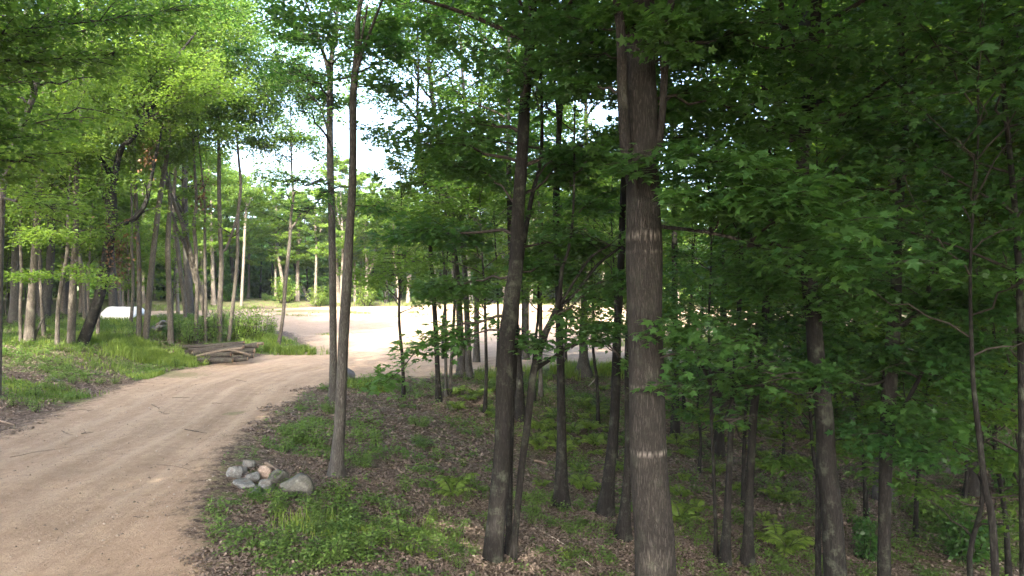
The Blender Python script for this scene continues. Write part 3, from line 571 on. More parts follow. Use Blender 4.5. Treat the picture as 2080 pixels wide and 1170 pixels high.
make_tree('M1', 'biggest furrowed trunk with pale horizontal scars, nearest the viewer', [(1336,1190,80),(1330,1120,76),(1318,960,71),(1313,780,67),(1309,640,66),(1308,520,70),(1306,440,66),(1305,360,61),(1305,250,60),(1300,150,58),(1296,50,62),(1293,-60,62),(1290,-200,50)], d=8.0, H=17, bark=BARK_B, wscale=1.06, crown=(7.6,4.2,22,15000), rough=0.035, flare=1.25,
          limbs=[[(1284,390,18),(1267,300,23),(1258,200,21),(1252,100,19),(1240,25,17),(1230,-60,16)],[(1328,360,12),(1339,260,14),(1341,150,15),(1346,50,15),(1358,-30,14)],[(1340,460,8),(1440,475,7),(1520,500,6),(1585,528,4)]],
          boughs=[(420,(1270,335,7.3),0.55,150,0.35),(410,(1420,320,7.0),0.75,260,0.45),((1400,330,7.2),(1540,345,6.7),0.7,230,0.1),((1440,475,8),(1600,400,6.6),0.9,420,0.35),((1520,500,8),(1720,450,6.4),0.9,430,0.3),((1585,528,8),(1830,530,6.2),0.8,380,0.25),((1520,500,8),(1680,540,6.8),0.7,260,0.2),((1440,475,8),(1500,420,7.0),0.7,240,0.25),
                  (240,(1500,200,8.6),1.1,650,0.3),(200,(1620,280,8.2),1.2,750,0.4),(150,(1450,80,8.8),1.1,700,0.3),(120,(1700,140,8.6),1.3,900,0.4),(700,(1400,660,7.4),0.55,170,0.15),(740,(1450,700,7.3),0.5,140,0.15),(800,(1390,790,7.5),0.35,50,0.1),(160,(1180,120,9),1.1,700,0.3),(90,(1100,60,9.2),1.1,600,0.3)])
# --- right of the hollow
make_tree('R1', 'very thin sapling just right of the biggest trunk', [(1455,1135,9),(1452,1015,7),(1446,872,6),(1443,786,6),(1440,650,5)], H=6.5, name='sapling', crown=(3.4,1.5,12,1600), group=GH, boughs=[(780,(1390,700,9.8),0.55,200),(760,(1520,690,9.8),0.6,240),(850,(1480,860,9),0.35,60),(800,(1600,770,8.6),0.7,300,0.2),(800,(1660,800,8.4),0.5,150,0.2)])
make_tree('R2', 'slim dark trunk with a spread root foot between the sapling and a slightly thicker one', [(1472,1147,20),(1480,987,13),(1486,843,12),(1492,775,12),(1500,650,10),(1505,540,9)], H=12, crown=(4.9,2.6,20,7500), group=GH)
make_tree('R3', 'grey trunk standing behind the thin sapling and its slim dark neighbour', [(1460,926,18),(1463,786,16),(1469,643,13),(1472,500,12)], H=16, crown=(5.8,3.2,22,8500), group=GH)
make_tree('R4', 'dark trunk leaning slightly right, alone on the open litter slope', [(1518,1145,22),(1523,987,16),(1532,821,16),(1543,775,16),(1552,672,15),(1558,586,15),(1562,480,13)], H=15, crown=(4.9,3.2,24,11000), group=GH, boughs=[(690,(1480,660,11),0.8,420),(650,(1640,680,11),0.9,520)])
make_tree('R5', 'stout dark trunk leaning left with a thin stem at its foot', [(1705,1200,46),(1690,1040,40),(1681,958,37),(1675,843,34),(1661,752,34),(1652,643,31),(1644,569,30),(1636,450,28),(1630,330,25)], d=10.2, H=16, crown=(4.8,3.6,28,14000), group=GH, boughs=[(560,(1560,590,9.6),0.9,450),(610,(1720,650,9.4),0.9,420),(540,(1500,560,9.8),1.0,520)])
make_tree('R6', 'thin dark stem rising beside the foot of the stout leaning trunk', [(1662,1140,13),(1662,1015,11),(1663,900,10),(1655,780,8)], H=6, name='sapling', crown=(3.2,1.6,10,1800), group=GH, d=10.6)
make_tree('R7', 'dark upright tree with a forked limb, right of the stout leaning trunk', [(1795,1175,26),(1798,987,24),(1804,843,28),(1810,729,28),(1818,643,24),(1821,557,20),(1824,450,17)], d=10.8, H=14, crown=(4.6,3.4,28,14000), group=GH, limbs=[[(1818,665,12),(1832,655,11),(1848,630,10),(1855,600,9),(1857,540,7)],[(1800,770,6),(1770,778,6),(1740,776,5),(1700,770,4),(1660,775,2)],[(1806,860,9),(1826,825,8),(1838,785,8),(1846,750,6)]],
          boughs=[(700,(1940,700,10),0.9,700),(760,(2000,790,10),1.0,700),(820,(1900,850,9.6),0.8,500),(640,(1990,620,10),1.0,800),(900,(1890,930,9.6),0.8,420),(720,(1700,720,10.4),0.8,420),(860,(1760,890,9.8),0.7,360)])
make_tree('R8', 'grey trunk on the far slope just left of the forked dark tree', [(1732,895,13),(1738,729,11),(1742,600,10)], H=16, crown=(6.6,3.0,18,6500), group=GH, leaf=LEAF)
make_tree('R9', 'farther thin grey trunk on the slope, close behind the stout leaning trunk', [(1707,830,11),(1710,746,10),(1712,620,9)], H=16, crown=(7,3.0,18,6000), group=GH, leaf=LEAF)
make_tree('R10', 'pale grey trunk on the opposite bank beside the bare eroded strip', [(1918,908,26),(1922,860,23),(1926,800,21),(1930,640,18),(1935,500,15)], H=18, bark=BARK, crown=(6.6,3.6,22,9000), group=GH)
make_tree('R11', 'mossy trunk low in the shaded dip in front of the pale one on the bank', [(1973,1005,22),(1976,930,18),(1985,820,16),(1995,660,14)], H=16, crown=(5.2,3.2,22,9000), group=GH)
make_tree('R12', 'thin bent dark stem low in the right-hand corner', [(2033,1180,15),(2018,1090,14),(2001,987,12),(1984,843,10),(1975,740,8)], d=8.6, H=6.5, name='sapling', crown=(2.6,2.2,16,3600), group=GH)
make_tree('R13', 'tall thin dark trunk near the right edge with many level twigs', [(2085,1180,20),(2076,800,14),(2067,500,12),(2050,300,10),(2040,200,9),(2032,25,8)], d=9.0, H=12, crown=(3.2,2.8,30,9500), group=GH)
make_tree('R14', 'slim trunk behind the right shoulder of the biggest trunk', [(1372,760,14),(1371,600,12),(1370,425,11),(1372,340,10)], d=24, H=17, crown=(7.5,3.2,20,7000), group=GH, leaf=LEAF)
make_tree('R15', 'light grey twin trunk far back on the shaded right, left stem', [(1908,715,20),(1910,632,18),(1912,540,16)], d=30, H=18, bark=BARK_P, crown=(7,3.4,20,7000), group=GH)
make_tree('R16', 'light grey twin trunk far back on the shaded right, right stem', [(1934,718,20),(1932,626,18),(1931,540,16)], d=30.6, H=18, bark=BARK_P, crown=(7,3.4,20,7000), group=GH)

GB = 'pale trees along the sunlit edge behind the clearing'
for key, lab, pts, lim in [
    ('F1', 'thin straight pale stem at the wood edge just left of the lone leaning trunk', [(560,622,5),(560,560,4),(559,500,4),(556,450,3)], []),
    ('F2', 'pale forked tree at the wood edge rising behind the lone leaning trunk', [(583,622,6),(576,590,6),(570,545,6),(563,511,6),(562,490,5),(559,453,4),(562,420,3)], [[(563,500,5),(566,480,4),(572,458,4),(580,432,3),(584,405,2)]]),
    ('F3', 'pale upright trunk at the wood edge just right of the lone leaning trunk', [(604,622,7),(605,525,6),(607,476,6),(604,430,4)], [[(606,500,4),(616,470,3),(618,430,2)]]),
    ('F4', 'short dark leaning trunk at the wood edge between two pale upright ones', [(628,622,7),(608,566,5),(596,530,4)], []),
    ('F5', 'thin pale trunk with a small fork at the wood edge left of the slender pair', [(640,622,5),(643,511,4),(641,476,4),(640,430,3)], [[(642,490,3),(650,470,3),(655,440,2)]]),
    ('F6', 'pale trunk at the wood edge seen in the gap between the slender pair', [(688,622,8),(685,560,8),(683,531,7),(680,470,5)], []),
    ('F7', 'very thin leafy pale stem at the wood edge just right of the slender pair', [(721,622,4),(720,525,4),(719,470,3)], []),
    ('F8', 'sunlit pale tree with a long curved fork, at the wood edge past the slender pair', [(745,622,7),(745,560,6),(745,520,6),(741,490,5),(742,455,4),(748,420,3)], [[(746,563,4),(756,537,4),(762,505,3),(766,475,3),(772,440,2)], [(744,510,4),(738,480,4),(736,455,3)]]),
    ('F9', 'dark straight trunk at the wood edge beyond the middle of the sand', [(785,622,6),(785,525,6),(786,470,5)], []),
    ('F10', 'pale twin-stemmed trunk at the wood edge beyond the leafy spray over the sand', [(829,622,6),(829,550,5),(828,482,4),(826,440,3)], [[(829,610,4),(834,550,4),(838,480,3)]]),
    ('F11', 'slim pale trunk leaning left at the wood edge beyond the bright sand', [(811,622,5),(806,570,4),(800,510,4)], [])]:
    make_tree(key, lab, pts, d=74 + (sum(map(ord, key)) % 3) * 0.6, H=13.5, bark=BARK_D if key in ('F4', 'F9') else BARK_P, crown=(5.6,3.0,22,5200), limbs=lim, leaf=LEAF_Y, group=GB, wscale=1.1)

# ------------------------------------------------------------------ far trees: a few kinds, copied with their parts
def children(o): return [c for c in COL.objects if c.parent == o]
def proto_tree(seed, H, h0, R, nb, nl, ls, r0, bark, leaf, fork=False, kind='kite'):
    rng = np.random.default_rng(seed)
    n = 7; rows = [[0, 0, 0, r0]]; q = np.array([0.0, 0, 0]); dr = rng.normal(0, 0.035, 2)
    for k in range(1, n): q = q + np.array([dr[0] * H / n + rng.normal(0, .07), dr[1] * H / n + rng.normal(0, .07), H / (n - 1)]); rows.append([*q, max(0.015, r0 * (1 - 0.92 * (k / (n - 1)) ** 1.2))])
    path = smooth_path(rows, 20); path[:, 3] *= 1 + 0.4 * np.exp(-path[:, 2] / 0.35)
    path = np.vstack([path[0] - [0, 0, 0.5, 0], path])
    g = Geo(); tube(g, path[:, :3], path[:, 3], 9, 0, rng, 0.05)
    if fork:
        for s_ in (1, -1):
            i0 = rng.integers(8, 12); c = path[i0]; a_ = rng.random() * 6.28
            lr = [c, c + [s_ * 0.5, rng.normal(0, .3), 1.2, 0], c + [s_ * 1.0, rng.normal(0, .3), 3.0, 0], c + [s_ * 1.3, rng.normal(0, .4), 5.0, 0]]
            lr = smooth_path(lr, 10); lr[:, 3] = np.linspace(c[3] * 0.7, 0.02, 10); tube(g, lr[:, :3], lr[:, 3], 7, 0, rng, 0.04)
    t = empty('tree', (0, 0, 0))
    link('trunk', g.mesh('trunk', [bark], (0, 0, 0), True), t)
    cg = Geo(); gen_crown(cg, path, h0, path[-1, 2], R, nb, nl, ls, rng, kind)
    link('crown', cg.mesh('crown', [TWIG, leaf], (0, 0, 0), {0}), t)
    return t
def copy_thing(r, loc, rz=0, sc=1.0, label=None, group=None, cat=None):
    c = r.copy(); COL.objects.link(c); c.location = loc; c.rotation_euler = (0, 0, rz); c.scale = sc if isinstance(sc, tuple) else (sc,) * 3
    for ch in children(r):
        d = ch.copy(); COL.objects.link(d); d.parent = c
        for g2 in children(ch): e2 = g2.copy(); COL.objects.link(e2); e2.parent = d
    tag(c, label, cat, group); return c
FAR = [proto_tree(11, 14.2, 4.6, 3.2, 24, 8500, 0.30, 0.20, BARK_P, LEAF_Y), proto_tree(12, 13.6, 4.2, 3.3, 26, 9000, 0.30, 0.17, BARK_P, LEAF_Y, True),
       proto_tree(13, 15.0, 5.2, 3.0, 24, 8500, 0.30, 0.24, BARK, LEAF), proto_tree(14, 11.5, 3.6, 2.6, 22, 5200, 0.27, 0.13, BARK, LEAF),
       proto_tree(15, 14.6, 5.0, 3.3, 24, 9000, 0.30, 0.18, BARK_P, LEAF_Y, True)]
MID = [proto_tree(21, 17.0, 5.6, 3.8, 28, 12000, 0.21, 0.22, BARK, LEAF), proto_tree(22, 16.0, 4.2, 3.6, 28, 12000, 0.21, 0.19, BARK_D, LEAF_D),
       proto_tree(23, 18.0, 6.6, 3.8, 28, 12000, 0.21, 0.25, BARK, LEAF_Y, True), proto_tree(24, 9.0, 2.4, 2.6, 22, 7500, 0.17, 0.08, BARK, LEAF)]
BIG = [proto_tree(31, 18.0, 6.8, 5.2, 40, 30000, 0.25, 0.26, BARK_D, LEAF_D), proto_tree(32, 17.0, 6.6, 5.2, 40, 30000, 0.25, 0.22, BARK, LEAF, True)]
YNG = [proto_tree(41, 7.5, 1.6, 2.6, 26, 6500, 0.13, 0.05, BARK_D, LEAF_D), proto_tree(42, 6.5, 1.3, 2.2, 24, 5500, 0.13, 0.045, BARK_D, LEAF), proto_tree(43, 8.5, 3.0, 2.4, 24, 6000, 0.14, 0.06, BARK_D, LEAF)]
UND = [proto_tree(51, 7.0, 1.4, 2.8, 22, 4800, 0.19, 0.06, BARK, LEAF_Y), proto_tree(52, 9.0, 2.2, 3.0, 24, 5600, 0.20, 0.08, BARK_P, LEAF_Y)]
PROTOS = UND + FAR + MID + BIG + YNG
rp = random.Random(5)
NEARPTS = [(v[1][1, 0], v[1][1, 1]) for v in TR.values()]
def scatter(n, x0, x1, y0, y1, sep, ok, protos, label, group, smin=0.85, smax=1.12, placed=None):
    placed = placed if placed is not None else []
    tries = 0; made = 0
    while made < n and tries < n * 60:
        tries += 1
        x, y = rp.uniform(x0, x1), rp.uniform(y0, y1)
        if not ok(x, y) or any((x - a) ** 2 + (y - b) ** 2 < sep * sep for a, b in placed + NEARPTS): continue
        placed.append((x, y)); made += 1
        s_ = rp.uniform(smin, smax)
        copy_thing(rp.choice(protos), (x, y, tz(x, y)), rp.random() * 6.28, (s_ * rp.uniform(.9, 1.1), s_ * rp.uniform(.9, 1.1), s_), label, group, 'tree')
    return placed
def off(x, y, m): return float(sdist(np.array([x]), np.array([y]))[0]) < -m
pl = []
scatter(22, -46, 44, 71, 77, 2.6, lambda x, y: off(x, y, .6), FAR, 'slender tree in the front of the sunlit edge of wood behind the clearing', 'trees along the back edge of the clearing', placed=pl)
scatter(30, -60, 60, 77, 84, 2.4, lambda x, y: True, FAR, 'slender tree standing deep in the wood behind the clearing', 'trees deep in the wood behind the clearing', placed=pl)
scatter(40, -66, -21, 38, 74, 2.4, lambda x, y: off(x, y, 1.2) and x < -22 - 0.1 * (y - 38), FAR[:3] + MID[:1] + MID[2:3], 'slender tree among the woods behind the left bank', 'trees in the woods behind the left bank', placed=pl)
scatter(30, -60, -21, 46, 73, 2.6, lambda x, y: off(x, y, 1.5) and x < -19.5 - 0.14 * (y - 38), UND, 'understory tree with low yellow-green leaves in the woods behind the left bank', 'understory trees behind the left bank', placed=pl)
scatter(12, -40, -17, 38, 50, 2.8, lambda x, y: off(x, y, 1.5) and x < -19 - 0.2 * (y - 38), MID[2:3] + MID[:1], 'tall leafy tree close behind the front row of trunks on the left bank', 'tall trees behind the front row of the left bank', 1.0, 1.15, placed=pl)
scatter(14, -40, -20, 22, 38, 3.0, lambda x, y: x < -0.78 * y + 2.0, MID[:3], 'leafy tree at the far left in the woods above the bank', 'trees at the far left above the bank', placed=pl)
scatter(36, 14, 60, 17, 66, 3.6, lambda x, y: off(x, y, 1.0) and x > 0.36 * y + 4 and (x > 20 or y < 32), MID, 'tree in the dark woods beyond the hollow', 'trees in the dark woods beyond the hollow', placed=pl)
for k, (a_, d_, q_) in enumerate([(1420,20,1), (1510,17,0), (1590,22,1), (1760,17,0), (1860,16,0), (1960,19,1), (2050,14,0), (1700,27,0), (1830,25,1), (2010,26,0), (1560,27,2), (1400,30,2), (1930,31,1), (2090,21,0), (1660,14.5,1), (2110,11.5,0), (1980,12.2,1), (1455,25,0), (1530,28,2), (1610,31,0), (1390,26,2)]):
    x = (a_ - 1040) / F * d_; copy_thing(YNG[q_], (x, d_, tz(x, d_)), k * 2.1, (1 + .1 * (k % 3), 1.1, .85 + .1 * (k % 4)), 'young leafy maple in the dark undergrowth on the far side of the hollow', 'young maples beyond the hollow', 'sapling')
for k, (a_, d_) in enumerate([(820,24), (985,23), (1085,25), (1215,24), (1010,29), (1150,30), (1290,27), (1250,21), (1180,33), (1340,34), (1060,34), (900,33)]):
    x = (a_ - 1040) / F * d_; copy_thing(YNG[2], (x, d_, tz(x, d_)), k * 2.1, (1.05, 1.05, .95 + .06 * (k % 3)), 'young thin maple in the middle of the hollow, leafy above head height', 'young maples in the middle of the hollow', 'sapling')
# trees added out of frame to shade road and hollow; outer leaves hang into view
for k, (x, y, q) in enumerate([(7.5, -0.5, 1.2), (0.0, -3.0, 1.4), (-12.8, 4.0, 1.5), (-14.5, 9.5, 1.25), (-7.5, -3.0, 1.3), (5.5, -5, 1.2), (12.5, 7.0, 1.1), (-17, -3, 1.1), (15.5, 1.0, 1.2), (18.5, 9.5, 1.2), (-13.5, -10, 1.1), (22, 3, 1.2), (24, 14, 1.2)]):
    copy_thing(BIG[k % 2], (x, y, tz(x, y)), k * 1.3, (q, q, 1.2 + 0.03 * (k % 4)), 'broad leafy tree added out of view round the viewpoint to shade the road', 'shade trees added round the viewpoint', 'tree')
for k, (x, y) in enumerate([(10.5, 19.5), (14, 22.5), (18, 19), (13, 28), (21, 27), (26, 23), (24, 34), (30, 29)]):
    copy_thing(BIG[1], (x, y, tz(x, y)), k * 2.2, (1, 1, 1 + .04 * (k % 3)), 'tall dense-crowned tree in the dark stand on the far side of the hollow', 'dense-crowned trees beyond the hollow', 'tree')
make_tree('A1', 'tree out of view whose green boughs hang into the upper corner above the bank', [(-420,900,30),(-415,600,26),(-400,300,22)], d=11.5, H=15, bark=BARK, crown=(7.5,4.4,22,9000), boughs=[(330,(60,150,12),1.2,1000),(300,(150,240,12),0.9,700),(380,(30,280,12),1.0,800),(250,(40,60,12.5),1.3,900),(330,(120,310,12.2),0.7,320),(200,(180,120,13),1.3,900),(150,(60,-10,13),1.5,1200),(180,(260,30,14),1.5,1200),(260,(250,110,14.5),1.2,900),(120,(380,10,15.5),1.6,1300),(360,(40,360,12.5),0.8,500)], leaf=LEAF)
for t in PROTOS:
    for ch in children(t): bpy.data.objects.remove(ch)
    bpy.data.objects.remove(t)

# the wood further back, where single trees can no longer be told apart
rng = np.random.default_rng(77)
g = Geo()
def mass(n, x0, x1, y0, y1, zmax, size, cond=None):
    m = n // 60
    cx = rng.uniform(x0, x1, m); cy = rng.uniform(y0, y1, m)
    if cond is not None: k = cond(cx, cy); cx, cy = cx[k], cy[k]
    top = zmax * (0.82 + 0.2 * vnoise(cx, cy, 0.11, 9)); cz = terrain(cx, cy) + rng.random(len(cx)) ** 0.9 * top
    c = np.repeat(np.stack([cx, cy, cz], 1), 60, 0); p = c + rng.standard_normal(c.shape) * np.array([1.1, 1.1, 0.5])
    leaves(g, p, norm(rng.standard_normal(p.shape) + [0, 0, -0.3]), size, rng, 1, 'kite', np.repeat(rng.uniform(.1, .9, len(cx)), 60), 0.5)
mass(170000, -110, 110, 91, 103, 12.0, 0.75)
mass(60000, -110, 110, 101, 116, 13.0, 1.1)
mass(70000, -105, -48, 30, 95, 14.5, 0.5, lambda x, y: x < -0.62 * y - 16)
mass(80000, 45, 110, 10, 95, 15.5, 0.5, lambda x, y: x > 0.5 * y + 30)
def wood_tree(x, y, H, h0, R, nl):
    z = tz(x, y); n = 5; q = np.linspace(0, 1, n)
    path = np.stack([x + rng.normal(0, .25) * q, y + 0 * q, z - .3 + H * q, .15 * (1 - .9 * q)], 1)
    tube(g, path[:, :3], path[:, 3], 6, 0); gen_crown(g, path, z + h0, z + H, R, 16, nl, 0.46, rng, nsub=5, wood=False)
pw = []
for n_, x0, x1, y0, y1 in ((70, -75, 62, 84, 97), (36, -80, -46, 36, 80), (26, 46, 75, 20, 84)):
    k = 0
    while k < n_:
        x, y = rp.uniform(x0, x1), rp.uniform(y0, y1)
        if any((x - a) ** 2 + (y - b) ** 2 < 7 for a, b in pw): n_ -= 0.2; continue
        pw.append((x, y)); k += 1; wood_tree(x, y, rp.uniform(10.5, 14), rp.uniform(1.2, 2.4), rp.uniform(2.7, 3.6), 2600)
tag(link('woodland', g.mesh('woodland', [BARK_D, LEAF_D])), kind='stuff')

# ------------------------------------------------------------------ stones
def rock_mesh(name, seed, dims, m, sub=5, cuts=12):
    rng = np.random.default_rng(seed)
    import bmesh
    bm = bmesh.new(); bmesh.ops.create_icosphere(bm, subdivisions=sub, radius=1.0)
    v = np.array([q.co[:] for q in bm.verts])
    for _ in range(cuts):                     # worn flat faces
        nn = norm(rng.standard_normal(3)); dd = rng.uniform(0.48, 0.78); s_ = v @ nn
        v = v - np.maximum(s_ - dd, 0)[:, None] * nn * 0.88
    for sc, am in ((1.3, .10), (2.9, .06), (7, .022), (17, .008)):
        v = v * (1 + am * vnoise(v[:, 0] + 0.7 * v[:, 2] + seed, v[:, 1] - 0.6 * v[:, 2], sc, seed)[:, None])
    v = v * np.asarray(dims)
    for q, c in zip(bm.verts, v): q.co = c
    for f in bm.faces: f.smooth = True
    me = bpy.data.meshes.new(name); bm.to_mesh(me); bm.free(); me.materials.append(m)
    return me
def stone_mat(name, c1, c2, stain):
    m, n, l = mat(name); tc = n.new('ShaderNodeTexCoord'); oi = n.new('ShaderNodeObjectInfo')
    ad = n.new('ShaderNodeVectorMath'); ad.operation = 'ADD'; l.new(tc.outputs['Object'], ad.inputs[0]); cv = n.new('ShaderNodeCombineXYZ'); l.new(mth(n, l, 'MULTIPLY', oi.outputs['Random'], 40.0), cv.inputs[0]); l.new(cv.outputs[0], ad.inputs[1])
    def nz(sc, d, r): x = nd(n, 'ShaderNodeTexNoise', Scale=sc, Detail=d, Roughness=r); l.new(ad.outputs[0], x.inputs[0]); return x.outputs['Fac']
    c = ramp(n, [(0.36, c1), (0.64, c2)]); a_ = nz(9, 8, .7); l.new(a_, c.inputs[0])
    sp = ramp(n, [(0.40, (.6, .6, .6)), (0.6, (1.2, 1.2, 1.2))]); b_ = nz(70, 4, .8); l.new(b_, sp.inputs[0])
    col = mixc(n, l, 1.0, c.outputs[0], sp.outputs[0], 'MULTIPLY')
    k = ramp(n, [(0.50, (0, 0, 0)), (0.62, (1, 1, 1))]); l.new(nz(3.2, 7, .7), k.inputs[0])
    col = mixc(n, l, mth(n, l, 'MULTIPLY', k.outputs[0], 0.6), col, stain)
    b = nd(n, 'ShaderNodeBsdfPrincipled', Roughness=0.9); b.inputs['Specular IOR Level'].default_value = 0.2; l.new(col, b.inputs['Base Color'])
    bp = nd(n, 'ShaderNodeBump', Strength=0.5, Distance=0.015); l.new(mth(n, l, 'ADD', a_, mth(n, l, 'MULTIPLY', b_, .3)), bp.inputs['Height']); l.new(bp.outputs[0], b.inputs['Normal'])
    o = n.new('ShaderNodeOutputMaterial'); l.new(b.outputs[0], o.inputs[0]); return m
ST_B = stone_mat('blue_grey_stone', (0.075, 0.079, 0.079), (0.165, 0.172, 0.17), (0.075, 0.062, 0.045))
ST_D = stone_mat('dark_grey_stone', (0.050, 0.051, 0.046), (0.125, 0.126, 0.113), (0.06, 0.065, 0.04))
ST_P = stone_mat('pink_white_stone', (0.19, 0.145, 0.12), (0.29, 0.235, 0.20), (0.17, 0.13, 0.105))
ST_S = plain_mat('slate_stone', (0.035, 0.036, 0.042), (0.085, 0.087, 0.098), 5, 0.75, 0.3)
def stone(px, py, w_, h_, m, label, seed, name='boulder', cat='boulder', group=None, d=None, sink=0.30, rz=None, depth=0.8):
    x, y, z = hit(px, py + h_ * 0.35) if d is None else ((px - 1040) / F * d, d, tz((px - 1040) / F * d, d))
    r = w_ / 2 * y / F * 1.28; rh = h_ / 2 * y / F * 1.28
    o = link(name, rock_mesh(name, seed, (r, r * depth, rh), m), None, (x, y, z + rh * (1 - sink * 1.4)))
    o.rotation_euler = (0, 0.12 * math.sin(seed), (seed * 0.7) % 0.9 - 0.45 if rz is None else rz)
    return tag(o, label, cat, group)
GR = 'boulders piled at the road edge'
stone(504,943,24,19,ST_B,'small blue-grey boulder at the very back of the pile by the road',1,group=GR)
stone(480,961,28,26,ST_B,'pale grey boulder at the end of the pile nearest the road',2,group=GR)
stone(494,955,18,13,ST_B,'small low boulder wedged behind the two pale ones nearest the road',3,group=GR)
stone(509,972,34,22,ST_B,'long blue-grey boulder lying slanted in the middle of the pile',4,group=GR,rz=-0.6)
stone(536,967,27,29,ST_P,'pinkish white boulder, the only pink one in the pile',5,group=GR)
stone(564,970,37,36,ST_D,'upright grey boulder between the pink one and the largest one',6,group=GR)
stone(597,992,62,46,ST_D,'largest boulder, round and dark grey, at the end of the pile',7,group=GR)
stone(498,987,44,22,ST_B,'flat pale boulder in the front row of the pile by the road',8,group=GR)
stone(540,991,25,27,ST_B,'grey-blue boulder just below the pinkish white one',9,group=GR)
stone(550,1008,28,15,ST_P,'low flat cream stone at the front foot of the pile, half in weeds',10,group=GR)
stone(520,998,24,16,ST_B,'small grey boulder in the front row beside the flat pale one',11,group=GR)
stone(703,990,13,10,ST_P,'small lone pale stone on the leaf litter right of the boulder pile',12,'stone','stone')
stone(113,772,19,9,ST_B,'pale flat stone lying alone in the grass of the left bank',13,'stone','stone')
stone(702,768,40,30,ST_S,'dark slate boulder with a flat top, half hidden behind the pair of trunks',14,sink=0.1)
for k, (a_, b_, w_) in enumerate([(1064,629,15),(1083,631,13),(1101,630,17),(1118,631,12),(1128,629,10)]):
    stone(a_, b_, w_, w_ * .7, ST_P, 'pale boulder far off at the back edge of the bright sand', 20 + k, group='pale boulders at the back of the clearing', sink=.3)
hx, hy, hz = hit(322, 676)
rs = random.Random(8)
for k in range(34):
    lay = 0 if k < 18 else 1 if k < 29 else 2
    a_ = rs.uniform(0, 6.28); q = math.sqrt(rs.random()) * (0.75, 0.5, 0.22)[lay]
    r = rs.uniform(0.10, 0.20); x, y = hx + math.cos(a_) * q, hy + 0.5 + math.sin(a_) * q * 0.7
    o = link('fieldstone', rock_mesh('fieldstone', 40 + k, (r * 1.2, r, r * .8), rs.choice([ST_B, ST_P, ST_B]), 3), None, (x, y, tz(x, y) + 0.08 + lay * 0.19))
    o.rotation_euler = (0, 0, a_); tag(o, 'pale fieldstone in the distant heap left of the snapped pale trunk', 'stone', 'stones in the distant heap')

# white sheet on the ground beyond the leaning tree
WH = plain_mat('white_sheet', (0.70, 0.70, 0.70), (0.82, 0.82, 0.82), 3, 0.6, 0.15)
sx, sy, szz = hit(232, 651)
u, v = np.meshgrid(np.linspace(0, 1, 34), np.linspace(0, 1, 14))
wd = 75 * sy / F; hh = 24 * sy / F
xx = sx + (u - 0.5) * wd + 0.12 * (v - .5); yy = sy + v * 1.9
top = hh * np.sin(np.pi * np.clip(v * 0.98, 0, 1)) ** 0.55 * np.clip(np.minimum(u, 1 - u) * 9, 0.05, 1) ** 0.4
zz = terrain(xx, yy) + 0.02 + top + 0.03 * vnoise(xx, yy, 3.0, 4)
g = Geo(); ii = np.arange(13)[:, None] * 34 + np.arange(33)[None]
g.add(np.stack([xx, yy, zz], -1).reshape(-1, 3), np.stack([ii, ii + 1, ii + 35, ii + 34], -1).reshape(-1, 4))
o = link('tarp', g.mesh('tarp', [WH], (sx, sy, szz), True), None, (sx, sy, szz)); sm = o.modifiers.new('thickness', 'SOLIDIFY'); sm.thickness = 0.02
tag(o, 'bright white sheet spread over the dirt beyond the big leaning tree', 'sheet')

# ------------------------------------------------------------------ logs and sticks
LOGB = bark_mat('log_bark', (0.036, 0.032, 0.028), (0.092, 0.083, 0.074), 0.25, 1.3, 0.7)
LOGP = bark_mat('peeled_log', (0.095, 0.078, 0.062), (0.19, 0.16, 0.13), 0.0, 1.3, 0.3)
CUT = plain_mat('cut_wood', (0.17, 0.11, 0.07), (0.30, 0.21, 0.135), 14, 0.85, 0.2)
STICK = plain_mat('dry_stick', (0.075, 0.056, 0.043), (0.17, 0.135, 0.105), 18, 0.9, 0.3)
STICK_P = plain_mat('bleached_stick', (0.30, 0.26, 0.21), (0.50, 0.46, 0.40), 18, 0.9, 0.3)
LD = hit(440, 740)[1]
def log(a_, b_, t, dd, m, label, seed, group='logs in the pile by the road', bend=0.02, d2=None):
    rng = np.random.default_rng(seed); d = LD + dd
    p0, p1 = P(*a_, d), P(*b_, d if d2 is None else LD + d2); r = t / 2 * d / F
    mid = (p0 + p1) / 2; q = smooth_path([p0, mid + rng.standard_normal(3) * bend * np.linalg.norm(p1 - p0), p1], 14)
    g = Geo(); tube(g, q, np.linspace(r * 1.08, r * 0.92, 14), 14, 0, rng, 0.05, cap=False)
    o = link('log', g.mesh('log', [m], mid, True), None, mid); tag(o, label, 'log', group)
    ax = norm(p1 - p0)
    for s_, pp, rr in ((-1, p0, r * 1.06), (1, p1, r * .93)):
        g = Geo(); tube(g, [pp - ax * s_ * 0.02, pp + ax * s_ * 0.004], [rr * .97, rr * .95], 14, 0, rng, 0.02)
        if s_ < 0:
            n_ = 14; vv = g.v[-1][-n_:]; g.add(vv, [np.arange(n_)[None]])
        link('cut_end', g.mesh('cut_end', [CUT], mid), o)
    return o
log((402,732),(473,732),11,0.0,LOGB,'thick grey log lying alone along the front foot of the pile',1)
log((474,731),(503,729),8,0.25,LOGB,'short log stub on the ground right of the front log',2)
log((496,724),(515,722),11,0.6,LOGB,'dark stubby log with its end toward the grass under the right side',3)
log((418,724),(469,720),11,0.35,LOGB,'short log resting on the front log with its sawn end to the right',4)
log((476,715),(517,713),13,0.8,LOGB,'thick log at the right with a pale sawn end below the top ones',5)
log((392,718),(480,713),10,0.9,LOGB,'long log deep in the pile under the thin pale pole',6)
log((397,716),(495,705),9,0.8,LOGB,'long log slanting up to the right in the middle of the pile',7)
log((384,711),(458,704),8,1.2,LOGB,'thin long log second from the top at the left end',8)
log((454,704),(524,701),12,1.2,LOGB,'thick short log on the top right of the pile',9)
